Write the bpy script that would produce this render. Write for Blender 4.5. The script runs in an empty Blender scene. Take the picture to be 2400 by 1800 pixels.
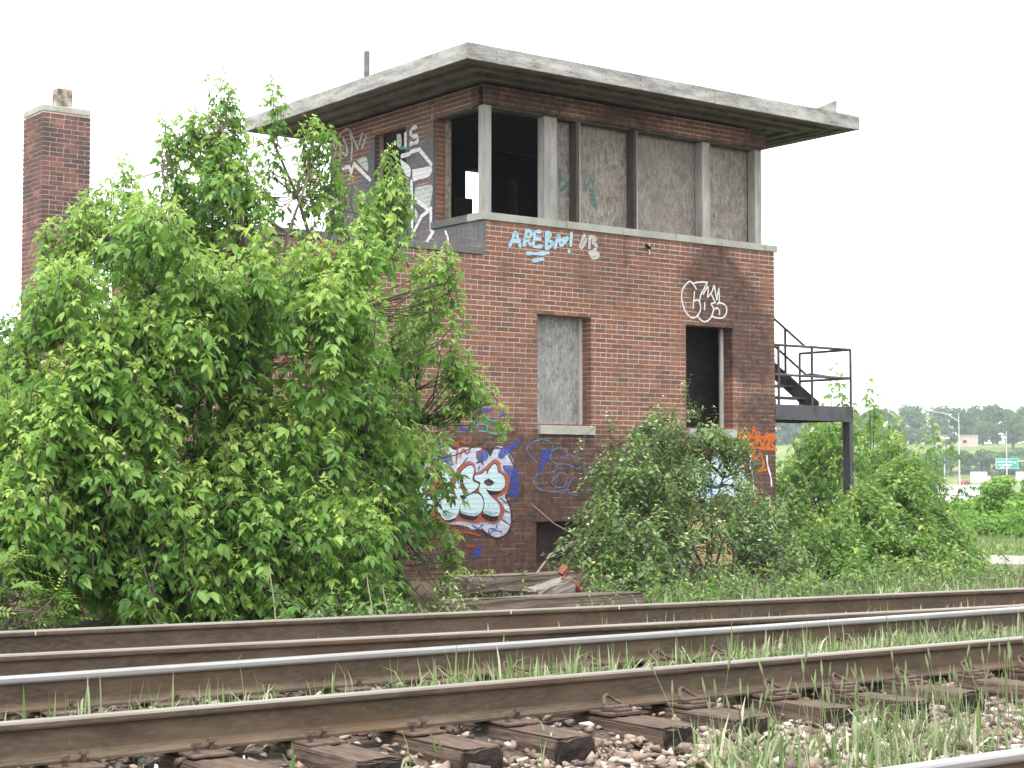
import bpy, bmesh, math, random
import numpy as np
from mathutils import Vector, Matrix
from mathutils.geometry import tessellate_polygon

rnd = random.Random(7)
rng = np.random.default_rng(11)
SC = bpy.context.scene
COL = SC.collection
R = math.radians

# ------------------------------------------------------------------ camera
# world axes: +X runs along the tower's front wall, +Y away from the tracks, z = 0 is the top of the ties
EYE = np.array([0.0, 0.0, 1.14])
FPX = 4017.0                      # focal length in pixels of a 2400 px wide picture
PITCH = math.atan(218 / FPX)
YAW = R(52.6)
cam_d = bpy.data.cameras.new('camera')
cam = bpy.data.objects.new('camera', cam_d)
COL.objects.link(cam)
cam.location = EYE
cam.rotation_euler = (R(90) + PITCH, 0, YAW - R(90))
cam_d.sensor_width = 36.0
cam_d.lens = 36.0 * FPX / 2400.0
cam_d.clip_start = 0.05
cam_d.clip_end = 5000
SC.camera = cam

# ------------------------------------------------------------------ sky, sun, exposure
SUN_EL, SUN_AZ = R(69), R(206)    # direction to the sun, angle from +X
world = bpy.data.worlds.new('World')
SC.world = world
world.use_nodes = True
wn = world.node_tree.nodes
wl = world.node_tree.links
wn.clear()
w_out = wn.new('ShaderNodeOutputWorld')
w_bg = wn.new('ShaderNodeBackground')
w_sky = wn.new('ShaderNodeTexSky')
w_sky.sky_type = 'NISHITA'
w_sky.sun_disc = False
w_sky.sun_elevation = SUN_EL
w_sky.sun_rotation = R(90) - SUN_AZ
w_sky.dust_density = 4.0
w_mix = wn.new('ShaderNodeMix')
w_mix.data_type = 'RGBA'
w_mix.inputs['Factor'].default_value = 0.95
w_mix.inputs['B'].default_value = (12.4, 12.6, 12.7, 1)      # an even white overcast
wl.new(w_sky.outputs['Color'], w_mix.inputs['A'])
wl.new(w_mix.outputs['Result'], w_bg.inputs['Color'])
w_bg.inputs['Strength'].default_value = 0.10
wl.new(w_bg.outputs['Background'], w_out.inputs['Surface'])

sun_d = bpy.data.lights.new('sun', 'SUN')
sun_d.energy = 1.8
sun_d.angle = R(22)
sun_d.color = (1.0, 0.97, 0.92)
sun = bpy.data.objects.new('sun', sun_d)
COL.objects.link(sun)
to_sun = Vector((math.cos(SUN_EL) * math.cos(SUN_AZ), math.cos(SUN_EL) * math.sin(SUN_AZ), math.sin(SUN_EL)))
sun.rotation_euler = (-to_sun).to_track_quat('-Z', 'Y').to_euler()
sun.location = (0, 0, 30)

SC.view_settings.view_transform = 'Standard'
SC.view_settings.look = 'None'
SC.view_settings.exposure = 1.22
SC.view_settings.gamma = 1
SC.view_settings.use_curve_mapping = False

# ------------------------------------------------------------------ surveying helpers (photo point -> point on a real plane)
_f = np.array([math.cos(YAW) * math.cos(PITCH), math.sin(YAW) * math.cos(PITCH), math.sin(PITCH)])
_r = np.array([math.sin(YAW), -math.cos(YAW), 0.0])
_u = np.cross(_r, _f)
def ray(x, y): return _f + _r * ((x - 1200) / FPX) - _u * ((y - 900) / FPX)
def onY(x, y, Y):
    d = ray(x, y); return EYE + d * (Y / d[1])
def onX(x, y, X):
    d = ray(x, y); return EYE + d * (X / d[0])
def onZ(x, y, Z):
    d = ray(x, y); return EYE + d * ((Z - EYE[2]) / d[2])
def atd(x, y, dist): return EYE + ray(x, y) * dist
def project(p):
    v = np.asarray(p, float) - EYE; z = v @ _f
    return 1200 + FPX * (v @ _r) / z, 900 - FPX * (v @ _u) / z

# ------------------------------------------------------------------ materials
class N:
    """small node-tree helper"""
    def __init__(s, name):
        s.m = bpy.data.materials.new(name); s.m.use_nodes = True
        s.t = s.m.node_tree; s.t.nodes.clear()
        s.out = s.t.nodes.new('ShaderNodeOutputMaterial')
    def n(s, typ, **kw):
        nd = s.t.nodes.new('ShaderNode' + typ)
        for k, v in kw.items(): setattr(nd, k, v)
        return nd
    def l(s, a, b): s.t.links.new(a, b)
    def put(s, sock, v):
        if isinstance(v, bpy.types.NodeSocket): s.l(v, sock)
        else: sock.default_value = v
    def pos(s): return s.n('NewGeometry').outputs['Position']
    def xyz(s):
        q = s.n('SeparateXYZ'); s.l(s.pos(), q.inputs[0]); return q.outputs
    def mapv(s, scale=(1, 1, 1), rot=(0, 0, 0), vec=None):
        q = s.n('Mapping'); s.l(vec or s.pos(), q.inputs['Vector']); q.inputs['Scale'].default_value = scale; q.inputs['Rotation'].default_value = rot
        return q.outputs['Vector']
    def noise(s, scale, detail=4, vec=None, rough=0.6, col=False):
        q = s.n('TexNoise'); s.l(vec or s.pos(), q.inputs['Vector'])
        q.inputs['Scale'].default_value = scale; q.inputs['Detail'].default_value = detail; q.inputs['Roughness'].default_value = rough
        return q.outputs['Color' if col else 'Fac']
    def voro(s, scale, vec=None, out='Distance', rnd_=1.0):
        q = s.n('TexVoronoi'); s.l(vec or s.pos(), q.inputs['Vector']); q.inputs['Scale'].default_value = scale; q.inputs['Randomness'].default_value = rnd_
        return q.outputs[out]
    def math(s, op, a, b=0.0, c=None, clamp=False):
        q = s.n('Math', operation=op, use_clamp=clamp); s.put(q.inputs[0], a); s.put(q.inputs[1], b)
        if c is not None: s.put(q.inputs[2], c)
        return q.outputs[0]
    def mrange(s, v, a, b, c=0.0, d=1.0):
        q = s.n('MapRange'); s.put(q.inputs[0], v)
        for i, x in enumerate((a, b, c, d)): q.inputs[i + 1].default_value = x
        return q.outputs[0]
    def ramp(s, fac, stops, interp='LINEAR'):
        q = s.n('ValToRGB'); q.color_ramp.interpolation = interp; e = q.color_ramp.elements
        while len(e) < len(stops): e.new(0.5)
        for i, (p, c) in enumerate(stops): e[i].position = p; e[i].color = (*c, 1)
        s.put(q.inputs[0], fac); return q.outputs['Color']
    def mix(s, fac, a, b, blend='MIX'):
        q = s.n('Mix', data_type='RGBA', blend_type=blend); s.put(q.inputs['Factor'], fac)
        for k, v in (('A', a), ('B', b)): s.put(q.inputs[k], (*v, 1) if isinstance(v, tuple) and len(v) == 3 else v)
        return q.outputs['Result']
    def attr(s, name, out='Fac'):
        q = s.n('Attribute', attribute_name=name); return q.outputs[out]
    def rand(s): return s.n('ObjectInfo').outputs['Random']
    def bump(s, h, strength=0.4, dist=0.01):
        q = s.n('Bump'); q.inputs['Strength'].default_value = strength; q.inputs['Distance'].default_value = dist; s.l(h, q.inputs['Height']); return q.outputs[0]
    def bsdf(s, col, rough=0.8, metal=0.0, normal=None, spec=0.4):
        q = s.n('BsdfPrincipled'); s.put(q.inputs['Base Color'], (*col, 1) if isinstance(col, tuple) and len(col) == 3 else col)
        s.put(q.inputs['Roughness'], rough); s.put(q.inputs['Metallic'], metal); q.inputs['Specular IOR Level'].default_value = spec
        if normal: s.l(normal, q.inputs['Normal'])
        return q.outputs[0]
    def done(s, sh): s.l(sh, s.out.inputs['Surface']); return s.m

def simple(name, c1, c2, scale=8, rough=0.85, metal=0.0, bump=0.3, stretch=(1, 1, 1), bdist=0.006, spec=0.3, lo=.35, hi=.65):
    a = N(name); v = a.mapv(stretch)
    f = a.noise(scale, 6, v); g = a.noise(scale * 6, 3, v)
    fac = a.mrange(a.math('ADD', a.math('MULTIPLY', f, .7), a.math('MULTIPLY', g, .3)), lo, hi)
    return a.done(a.bsdf(a.mix(fac, c1, c2), rough, metal, a.bump(g, bump, bdist), spec))

YW = 18.45        # front wall plane
XC = 13.615       # tower's left wall plane
XR = 19.2         # right wall plane
XE = 10.06        # left end of the low wing
YB = 22.40        # back wall plane
COURSE, BRICK = 0.0681, 0.206
ZREF = 4.602

def brick_stains(a, col, mortar=False):
    """paint, soot and damp that have their own shapes on the walls"""
    x, y, z = a.xyz()
    n1 = a.noise(1.1, 5); n2 = a.noise(4.0, 4)
    nn = a.math('ADD', a.math('MULTIPLY', n1, 1.3), a.math('MULTIPLY', n2, .5))      # about .9
    # old tar / soot coat over the lower part of the wall
    edge = a.math('ADD', z, a.math('MULTIPLY', a.math('SUBTRACT', nn, .9), 1.1))
    low = a.mrange(edge, 1.95, 1.50)
    # stain above and beside the second window
    dx = a.math('SUBTRACT', x, a.math('ADD', 18.25, a.math('MULTIPLY', a.math('SUBTRACT', z, 3.6), -.55)))
    dz = a.math('SUBTRACT', z, 3.55)
    dd = a.math('SQRT', a.math('ADD', a.math('MULTIPLY', dx, dx), a.math('MULTIPLY', a.math('MULTIPLY', dz, dz), .55)))
    dd = a.math('ADD', dd, a.math('MULTIPLY', a.math('SUBTRACT', nn, .9), .75))
    spot = a.mrange(dd, .92, .66)
    # stain right of the second window low down
    dx2 = a.math('SUBTRACT', x, 18.95); dz2 = a.math('SUBTRACT', z, 1.95)
    d2 = a.math('SQRT', a.math('ADD', a.math('MULTIPLY', dx2, dx2), a.math('MULTIPLY', dz2, dz2)))
    spot2 = a.mrange(a.math('ADD', d2, a.math('MULTIPLY', a.math('SUBTRACT', nn, .9), .8)), .6, .4)
    # thin drip under the coping
    dr = a.math('ABSOLUTE', a.math('SUBTRACT', x, a.math('ADD', 16.12, a.math('MULTIPLY', n2, .12))))
    drip = a.math('MULTIPLY', a.mrange(dr, .09, .03), a.math('MULTIPLY', a.mrange(z, 3.5, 4.0), a.mrange(n2, .35, .6)))
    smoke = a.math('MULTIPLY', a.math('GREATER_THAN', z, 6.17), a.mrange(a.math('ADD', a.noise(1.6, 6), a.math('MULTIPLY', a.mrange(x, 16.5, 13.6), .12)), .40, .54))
    front = a.math('LESS_THAN', y, YW + .28)
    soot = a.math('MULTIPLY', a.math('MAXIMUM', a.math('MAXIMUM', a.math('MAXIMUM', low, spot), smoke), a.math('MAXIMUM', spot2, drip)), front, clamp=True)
    k = .95 if mortar else .86
    speck = a.mrange(a.noise(9, 3), .35, .7, .55, 1.0)
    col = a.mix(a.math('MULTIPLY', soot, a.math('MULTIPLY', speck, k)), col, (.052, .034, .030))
    # grey paint on the upper left wall, worn through in places
    lw = a.math('MULTIPLY', a.math('LESS_THAN', x, XC + .05), a.math('GREATER_THAN', z, 4.13))
    lw = a.math('MULTIPLY', lw, a.math('GREATER_THAN', x, XC - .2))
    worn = a.mrange(a.math('ADD', a.noise(2.2, 6), a.math('MULTIPLY', a.mrange(z, 5.7, 6.4), .30)), .52, .66, 1.0, .15)
    col = a.mix(a.math('MULTIPLY', lw, worn), col, a.mix(a.noise(1.7, 4), (.075, .075, .08), (.21, .21, .22)))
    return col

def brick_mat(name, source):
    a = N(name)
    t = a.attr('tint') if source == 'attr' else a.rand()
    c = a.ramp(t, [(0, (.145, .088, .068)), (.15, (.200, .100, .070)), (.45, (.265, .112, .068)), (.7, (.310, .130, .074)), (.88, (.220, .124, .092)), (1, (.360, .160, .084))])
    f = a.noise(30, 5); blot = a.noise(1.3, 3)
    c = a.mix(a.mrange(f, .3, .7, 0, .45), c, (.11, .066, .052))
    c = a.mix(a.mrange(blot, .5, .75, 0, .30), c, (.30, .14, .09))
    c = a.mix(a.mrange(a.noise(.8, 6), .48, .68, 0, .38), c, (.125, .078, .064))
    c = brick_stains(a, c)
    h = a.math('ADD', a.math('MULTIPLY', f, .6), a.noise(140, 3))
    return a.done(a.bsdf(c, .88, 0, a.bump(h, .5, .004), .25))
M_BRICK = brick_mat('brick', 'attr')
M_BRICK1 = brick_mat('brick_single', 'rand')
def mortar_mat():
    a = N('mortar'); f = a.noise(25, 5)
    c = a.mix(f, (.52, .43, .38), (.70, .61, .55))
    c = a.mix(a.mrange(a.noise(2.3, 4), .5, .68, 0, .7), c, (.20, .135, .11))
    c = a.mix(a.mrange(a.noise(.8, 6), .46, .66, 0, .45), c, (.26, .19, .165))
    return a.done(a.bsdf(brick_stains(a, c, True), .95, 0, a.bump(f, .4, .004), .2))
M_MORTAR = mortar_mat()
def chimney_mat(name, source):
    a = N(name); t = a.attr('tint') if source == 'attr' else a.rand()
    c = a.ramp(t, [(0, (.12, .075, .066)), (.3, (.175, .092, .078)), (.7, (.230, .112, .088)), (1, (.28, .15, .118))])
    z = a.xyz()[2]; n1 = a.noise(2.6, 4); n2 = a.noise(30, 4)
    soot = a.math('MULTIPLY', a.mrange(n1, .38, .56), a.mrange(z, 3.5, 5.0))
    c = a.mix(a.math('MULTIPLY', soot, .85), c, (.085, .062, .058))
    return a.done(a.bsdf(c, .9, 0, a.bump(n2, .5, .004), .2))
M_CBRICK = chimney_mat('chimney_brick', 'rand')
M_CMORTAR = simple('chimney_mortar', (.40, .32, .29), (.62, .53, .48), 5, .95)
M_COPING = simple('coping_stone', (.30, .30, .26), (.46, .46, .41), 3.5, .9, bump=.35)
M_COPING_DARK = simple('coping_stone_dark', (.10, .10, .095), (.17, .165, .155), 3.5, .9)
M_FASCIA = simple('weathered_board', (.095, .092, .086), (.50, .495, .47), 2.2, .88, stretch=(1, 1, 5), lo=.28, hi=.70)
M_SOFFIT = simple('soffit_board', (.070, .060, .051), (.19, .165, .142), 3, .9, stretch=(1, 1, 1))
M_POST = simple('window_post', (.24, .235, .22), (.50, .49, .47), 6, .85, stretch=(1, 1, .15))
M_MULL = simple('bare_mullion', (.045, .038, .034), (.12, .10, .09), 5, .9, stretch=(1, 1, .2))
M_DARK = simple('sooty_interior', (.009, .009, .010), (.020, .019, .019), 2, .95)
M_PLASTER = simple('interior_plaster', (.10, .095, .09), (.2, .19, .18), 2, .95)
M_ROOF = simple('roof_felt', (.10, .10, .10), (.2, .2, .19), 6, .95)
M_STEEL = simple('stair_steel', (.050, .038, .034), (.085, .086, .100), 4, .6, .1, bump=.4, lo=.38, hi=.52)
M_PIPE = simple('vent_pipe', (.10, .09, .10), (.2, .18, .19), 8, .7)
M_FLUE = simple('clay_flue', (.07, .062, .055), (.46, .39, .31), 9, .9, lo=.40, hi=.58)

def osb_mat(name, c1, c2, top=(0.07, .055, .05)):
    a = N(name)
    ofs = a.n('VectorMath', operation='MULTIPLY_ADD'); cmb = a.n('CombineXYZ'); a.l(a.rand(), cmb.inputs[0]); a.l(a.rand(), cmb.inputs[2])
    a.l(cmb.outputs[0], ofs.inputs[0]); ofs.inputs[1].default_value = (37, 0, 53); a.l(a.pos(), ofs.inputs[2]); pv_ = ofs.outputs[0]
    v1 = a.mapv((1, 1, .35), vec=pv_); v2 = a.mapv((1, 1, 2.6), (0, .4, .2), vec=pv_)
    p = a.voro(34, v1, 'Color'); q = a.voro(30, v2, 'Color')
    bw = a.n('RGBToBW'); a.l(p, bw.inputs[0]); bw2 = a.n('RGBToBW'); a.l(q, bw2.inputs[0])
    f = a.math('ADD', a.math('MULTIPLY', bw.outputs[0], .5), a.math('MULTIPLY', bw2.outputs[0], .35))
    f = a.math('ADD', f, a.math('MULTIPLY', a.math('SUBTRACT', a.noise(3.0, 5), .5), .9))
    c = a.mix(a.mrange(f, .15, .75), c1, c2)
    c = a.mix(a.mrange(a.noise(5, 6, pv_), .60, .76, 0, .8), c, top)
    c = a.mix(a.mrange(a.noise(1.3, 5, a.mapv((3, 1, .5), vec=pv_)), .45, .7, 0, .5), c, tuple(k * .45 for k in c2))
    c = a.mix(a.math('MULTIPLY', a.rand(), .25), c, tuple(k * .6 for k in c2))
    return a.done(a.bsdf(c, .85, 0, a.bump(f, .5, .004), .25))
M_OSB = osb_mat('chipboard', (.155, .135, .115), (.40, .365, .325))
M_OSB2 = osb_mat('chipboard_lower', (.185, .18, .168), (.42, .415, .395))
M_OSB_BLACK = osb_mat('chipboard_blackened', (.008, .009, .009), (.030, .030, .029))
M_STRIP = simple('pale_batten', (.42, .41, .38), (.6, .59, .55), 10, .8, stretch=(1, 1, .2))

def rail_mat(name, shine):
    a = N(name); v = a.mapv((.25, 1, 1))
    f = a.noise(9, 6, v); g = a.noise(60, 4, v)
    c = a.ramp(f, [(.25, (.040, .028, .019)), (.5, (.080, .056, .038)), (.75, (.135, .098, .066))])
    c = a.mix(a.mrange(g, .45, .75, 0, .55), c, (.15, .122, .092))
    c = a.mix(a.mrange(a.noise(2.2, 6, a.mapv((.6, 1, 2.5))), .5, .7, 0, .6), c, (.105, .060, .030))
    nz = a.n('NewGeometry').outputs['Normal']; s = a.n('SeparateXYZ'); a.l(nz, s.inputs[0])
    z = a.xyz()[2]
    top = a.math('MULTIPLY', a.mrange(s.outputs[2], .35, .8), a.math('GREATER_THAN', z, .155))
    if shine > .6:
        head = a.math('GREATER_THAN', z, .143)
        top = a.math('MAXIMUM', top, a.math('MULTIPLY', head, .75))
    worn = a.mrange(a.noise(5, 5, v), .35, .6, .65, 1.0)
    top = a.math('MULTIPLY', top, worn)
    tc = (.46, .46, .475) if shine > .6 else (.27, .255, .225)
    c = a.mix(top, c, a.mix(g, tc, tuple(k * .75 for k in tc)))
    rough = a.mrange(top, 0, 1, .85, .32 if shine > .6 else .55)
    return a.done(a.bsdf(c, rough, a.math('MULTIPLY', top, .75 if shine > .6 else .25), a.bump(g, .3, .002), .3))
M_RAIL = rail_mat('rusty_rail', .3)
M_RAIL_SHINY = rail_mat('polished_rail', .9)
M_IRON = simple('rusty_iron', (.05, .034, .028), (.15, .10, .076), 25, .85, .1)
M_RUST = simple('orange_rust', (.11, .032, .015), (.22, .07, .03), 12, .9)
def tie_mat():
    a = N('creosoted_tie'); v = a.mapv((9, 1.2, 9)); f = a.noise(6, 6, v); g = a.noise(2.2, 4)
    c = a.ramp(f, [(.25, (.034, .024, .019)), (.5, (.090, .064, .050)), (.75, (.160, .120, .094))])
    c = a.mix(a.mrange(g, .45, .7, 0, .6), c, (.12, .080, .058))
    ny = a.n('SeparateXYZ'); a.l(a.n('NewGeometry').outputs['Normal'], ny.inputs[0])
    end = a.mrange(a.math('ABSOLUTE', ny.outputs[1]), .6, .9)
    c = a.mix(a.math('MULTIPLY', end, .85), c, (.018, .014, .013))         # tarred end grain
    return a.done(a.bsdf(c, .9, 0, a.bump(f, .8, .012), .2))
M_TIE = tie_mat()
M_TIMBER = simple('old_timber', (.055, .042, .034), (.19, .15, .12), 4, .95, bump=.7, stretch=(.25, 1.5, 3), bdist=.015)
M_SLAB = simple('concrete_slab', (.13, .115, .098), (.25, .225, .195), 9, .95, bump=.6)

def stone_mat(name, source):
    a = N(name); t = a.attr('tint') if source == 'attr' else a.rand()
    c = a.ramp(t, [(0, (.060, .047, .042)), (.18, (.13, .095, .074)), (.4, (.20, .145, .110)), (.62, (.28, .208, .165)), (.80, (.34, .28, .235)), (.90, (.46, .41, .36)), (1, (.66, .64, .60))])
    g = a.noise(45, 4)
    c = a.mix(a.mrange(g, .4, .75, 0, .4), c, (.36, .30, .26))
    return a.done(a.bsdf(c, .95, 0, a.bump(g, .35, .002), .2))
M_STONE = stone_mat('ballast_stone', 'attr')
M_STONE1 = stone_mat('ballast_stone_single', 'rand')
M_BED = simple('ballast_dirt', (.045, .034, .028), (.17, .125, .10), 22, 1.0, bump=.8, bdist=.02)

def ground_mat():
    a = N('ground'); x, y, z = a.xyz()
    f = a.noise(.35, 6); g = a.noise(8, 5); h = a.noise(.05, 4)
    dirt = a.mix(g, (.050, .038, .028), (.14, .105, .075))
    grass = a.mix(g, (.075, .115, .030), (.150, .205, .060))
    grass = a.mix(a.mrange(h, .4, .65), grass, (.19, .215, .085))
    d = a.math('ADD', x, y)
    far = a.mrange(a.math('ADD', d, a.math('MULTIPLY', f, 6)), 40, 44)
    return a.done(a.bsdf(a.mix(far, dirt, grass), 1.0, 0, a.bump(g, .7, .03), .1))
M_GROUND = ground_mat()
M_PATH = simple('gravel_path', (.20, .185, .16), (.36, .33, .30), 14, 1.0, bump=.6)
M_ROAD = simple('highway_concrete', (.24, .24, .245), (.31, .31, .315), .6, .9)

def leaf_mat(name, stops, trans=.38, rough=.45):
    a = N(name); t = a.attr('tint'); g = a.noise(24, 3)
    c = a.ramp(a.math('ADD', t, a.math('MULTIPLY', a.math('SUBTRACT', g, .5), .18)), stops)
    p = a.bsdf(c, rough, 0, None, .3)
    tr = a.n('BsdfTranslucent'); a.l(a.mix(.4, c, (.22, .42, .06), 'MIX'), tr.inputs['Color'])
    mx = a.n('MixShader'); mx.inputs[0].default_value = trans
    a.l(p, mx.inputs[1]); a.l(tr.outputs[0], mx.inputs[2])
    return a.done(mx.outputs[0])
M_LEAF = leaf_mat('boxelder_leaf', [(0, (.040, .105, .022)), (.32, (.105, .225, .044)), (.6, (.205, .360, .075)), (1, (.380, .510, .130))], .46)
M_LEAF_H = leaf_mat('honeysuckle_leaf', [(0, (.034, .074, .026)), (.45, (.085, .155, .052)), (.75, (.160, .250, .085)), (1, (.28, .38, .13))], .34)
M_LEAF_S = leaf_mat('sapling_leaf', [(0, (.032, .085, .020)), (.45, (.088, .185, .036)), (.8, (.18, .31, .06)), (1, (.35, .45, .11))], .42)
M_LEAF_Y = leaf_mat('light_bush_leaf', [(0, (.06, .14, .020)), (.5, (.13, .26, .035)), (1, (.26, .42, .06))])
M_LEAF_F = leaf_mat('far_leaf', [(0, (.020, .055, .020)), (.5, (.050, .115, .036)), (1, (.11, .20, .055))], .25, .8)
M_FLOWER = simple('white_flower', (.72, .70, .58), (.82, .80, .70), 50, .6)
M_FLOWER_Y = simple('faded_flower', (.60, .48, .16), (.72, .62, .28), 50, .6)
M_BARK = simple('bark', (.055, .042, .032), (.16, .13, .10), 9, .95, bump=.8, stretch=(1, 1, .3))
M_TWIG = simple('pale_twig', (.20, .16, .12), (.36, .31, .25), 12, .9)
def grass_mat():
    a = N('grass_blade'); t = a.attr('tint')
    c = a.ramp(t, [(0, (.070, .125, .035)), (.35, (.150, .225, .070)), (.6, (.250, .320, .150)), (.8, (.36, .39, .25)), (1, (.52, .50, .36))])
    p = a.bsdf(c, .5, 0, None, .3); tr = a.n('BsdfTranslucent'); a.l(c, tr.inputs['Color'])
    mx = a.n('MixShader'); mx.inputs[0].default_value = .35; a.l(p, mx.inputs[1]); a.l(tr.outputs[0], mx.inputs[2])
    return a.done(mx.outputs[0])
M_GRASS = grass_mat()

def paint_mat(name, c, cover=.92, wear=.12):
    """spray paint: thinner over the joints, speckled by the wall's grain"""
    a = N(name); z = a.xyz()[2]
    fr = a.math('FRACT', a.math('DIVIDE', a.math('SUBTRACT', z, ZREF - 40 * COURSE - .005), COURSE))
    joint = a.math('GREATER_THAN', a.math('ABSOLUTE', a.math('SUBTRACT', fr, .5)), .43)
    n = a.noise(18, 5)
    al = a.math('SUBTRACT', cover, a.math('MULTIPLY', joint, .30))
    al = a.math('SUBTRACT', al, a.math('MULTIPLY', a.mrange(n, .45, .72), wear), clamp=True)
    col = a.mix(a.mrange(a.noise(7, 4), .3, .7, 0, .25), c, tuple(k * .72 for k in c))
    p = a.bsdf(col, .6, 0, None, .3); tb = a.n('BsdfTransparent'); mx = a.n('MixShader')
    a.l(al, mx.inputs[0]); a.l(tb.outputs[0], mx.inputs[1]); a.l(p, mx.inputs[2])
    return a.done(mx.outputs[0])

# ------------------------------------------------------------------ object helpers
def tag(o, label=None, cat=None, group=None, kind=None):
    for k, v in (('label', label), ('category', cat), ('group', group), ('kind', kind)):
        if v: o[k] = v
    return o
def thing(name, loc, label, cat, group=None):
    o = bpy.data.objects.new(name, None); COL.objects.link(o); o.location = loc; o.empty_display_size = .2
    return tag(o, label, cat, group)
def wloc(o):
    v = Vector((0, 0, 0))
    while o is not None: v = v + Vector(o.location); o = o.parent
    return v
def link_mesh(name, me, loc, parent=None):
    o = bpy.data.objects.new(name, me); COL.objects.link(o)
    if parent is not None: o.parent = parent; o.location = Vector(loc) - wloc(parent)
    else: o.location = loc
    return o
def mk(name, V, F, mat, parent=None, smooth=False, tint=None, origin=None):
    V = np.asarray(V, dtype=np.float64).reshape(-1, 3)
    if origin is None:
        lo = V.min(0); hi = V.max(0); origin = np.array([(lo[0] + hi[0]) / 2, (lo[1] + hi[1]) / 2, lo[2]])
    me = bpy.data.meshes.new(name)
    if isinstance(F, np.ndarray) and F.ndim == 2:
        n, k = F.shape
        me.vertices.add(len(V)); me.vertices.foreach_set('co', (V - origin).astype(np.float32).ravel())
        me.loops.add(n * k); me.loops.foreach_set('vertex_index', F.astype(np.int32).ravel())
        me.polygons.add(n); me.polygons.foreach_set('loop_start', (np.arange(n) * k).astype(np.int32))
        me.update(calc_edges=True)
    else:
        me.from_pydata((V - origin).tolist(), [], F); me.update()
    if tint is not None:
        at = me.attributes.new('tint', 'FLOAT', 'POINT'); at.data.foreach_set('value', np.asarray(tint, np.float32))
    me.materials.append(mat)
    if smooth: me.polygons.foreach_set('use_smooth', np.ones(len(me.polygons), bool))
    return link_mesh(name, me, origin, parent)

BOXF = [(0, 3, 2, 1), (4, 5, 6, 7), (0, 1, 5, 4), (1, 2, 6, 5), (2, 3, 7, 6), (3, 0, 4, 7)]
class MB:
    """collects shapes for ONE mesh"""
    def __init__(s): s.v = []; s.f = []; s.t = []
    def add(s, vs, fs, tint=0.5):
        b = len(s.v); s.v += [tuple(map(float, p)) for p in vs]; s.f += [tuple(b + i for i in f) for f in fs]; s.t += [tint] * len(vs); return s
    def box(s, x0, x1, y0, y1, z0, z1, tint=.5):
        return s.add([(x0, y0, z0), (x1, y0, z0), (x1, y1, z0), (x0, y1, z0), (x0, y0, z1), (x1, y0, z1), (x1, y1, z1), (x0, y1, z1)], BOXF, tint)
    def beam(s, p, q, w, h, up=(0, 0, 1)):
        p = Vector(p); q = Vector(q); d = (q - p).normalized(); sd = d.cross(Vector(up)).normalized(); u = sd.cross(d)
        a = sd * (w / 2); b = u * (h / 2)
        return s.add([p - a - b, p + a - b, q + a - b, q - a - b, p - a + b, p + a + b, q + a + b, q - a + b], BOXF)
    def tube(s, pts, r, sides=8, cap=True):
        P = [Vector(p) for p in pts]; rr = r if isinstance(r, (list, tuple)) else [r] * len(P)
        vs = []; fs = []
        d0 = (P[1] - P[0]).normalized(); ref = Vector((0, 0, 1)) if abs(d0.z) < .9 else Vector((1, 0, 0))
        for i, p in enumerate(P):
            d = (P[min(i + 1, len(P) - 1)] - P[max(i - 1, 0)]).normalized()
            a = d.cross(ref).normalized(); b = d.cross(a)
            for k in range(sides):
                t = 2 * math.pi * k / sides; vs.append(p + (a * math.cos(t) + b * math.sin(t)) * rr[i])
        for i in range(len(P) - 1):
            for k in range(sides):
                k2 = (k + 1) % sides; fs.append((i * sides + k, i * sides + k2, (i + 1) * sides + k2, (i + 1) * sides + k))
        if cap: fs.append(tuple(reversed(range(sides)))); fs.append(tuple(range(len(vs) - sides, len(vs))))
        return s.add(vs, fs)
    def prism(s, prof, p, q, up=(0, 0, 1)):
        """profile (side, up) swept from p to q"""
        p = Vector(p); q = Vector(q); d = (q - p).normalized(); sd = d.cross(Vector(up)).normalized(); u = sd.cross(d)
        n = len(prof); vs = [c + sd * a + u * b for c in (p, q) for a, b in prof]
        fs = [(i, (i + 1) % n, n + (i + 1) % n, n + i) for i in range(n)] + [tuple(reversed(range(n))), tuple(range(n, 2 * n))]
        return s.add(vs, fs)
    def build(s, name, mat, parent=None, smooth=False, tint=False, bevel=0.0):
        o = mk(name, s.v, s.f, mat, parent, smooth, s.t if tint else None)
        if bevel:
            bm = bmesh.new(); bm.from_mesh(o.data)
            bmesh.ops.bevel(bm, geom=bm.edges[:], offset=bevel, segments=1, affect='EDGES'); bm.to_mesh(o.data); bm.free()
        return o
def rough_up(o, amt, cuts=2, seed=0):
    """subdivide and jitter so that a timber or slab is not a perfect box"""
    r = random.Random(seed); bm = bmesh.new(); bm.from_mesh(o.data)
    bmesh.ops.subdivide_edges(bm, edges=bm.edges[:], cuts=cuts, use_grid_fill=True)
    for v in bm.verts: v.co += Vector((r.uniform(-amt, amt), r.uniform(-amt, amt), r.uniform(-amt, amt)))
    bm.to_mesh(o.data); bm.free()

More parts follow.
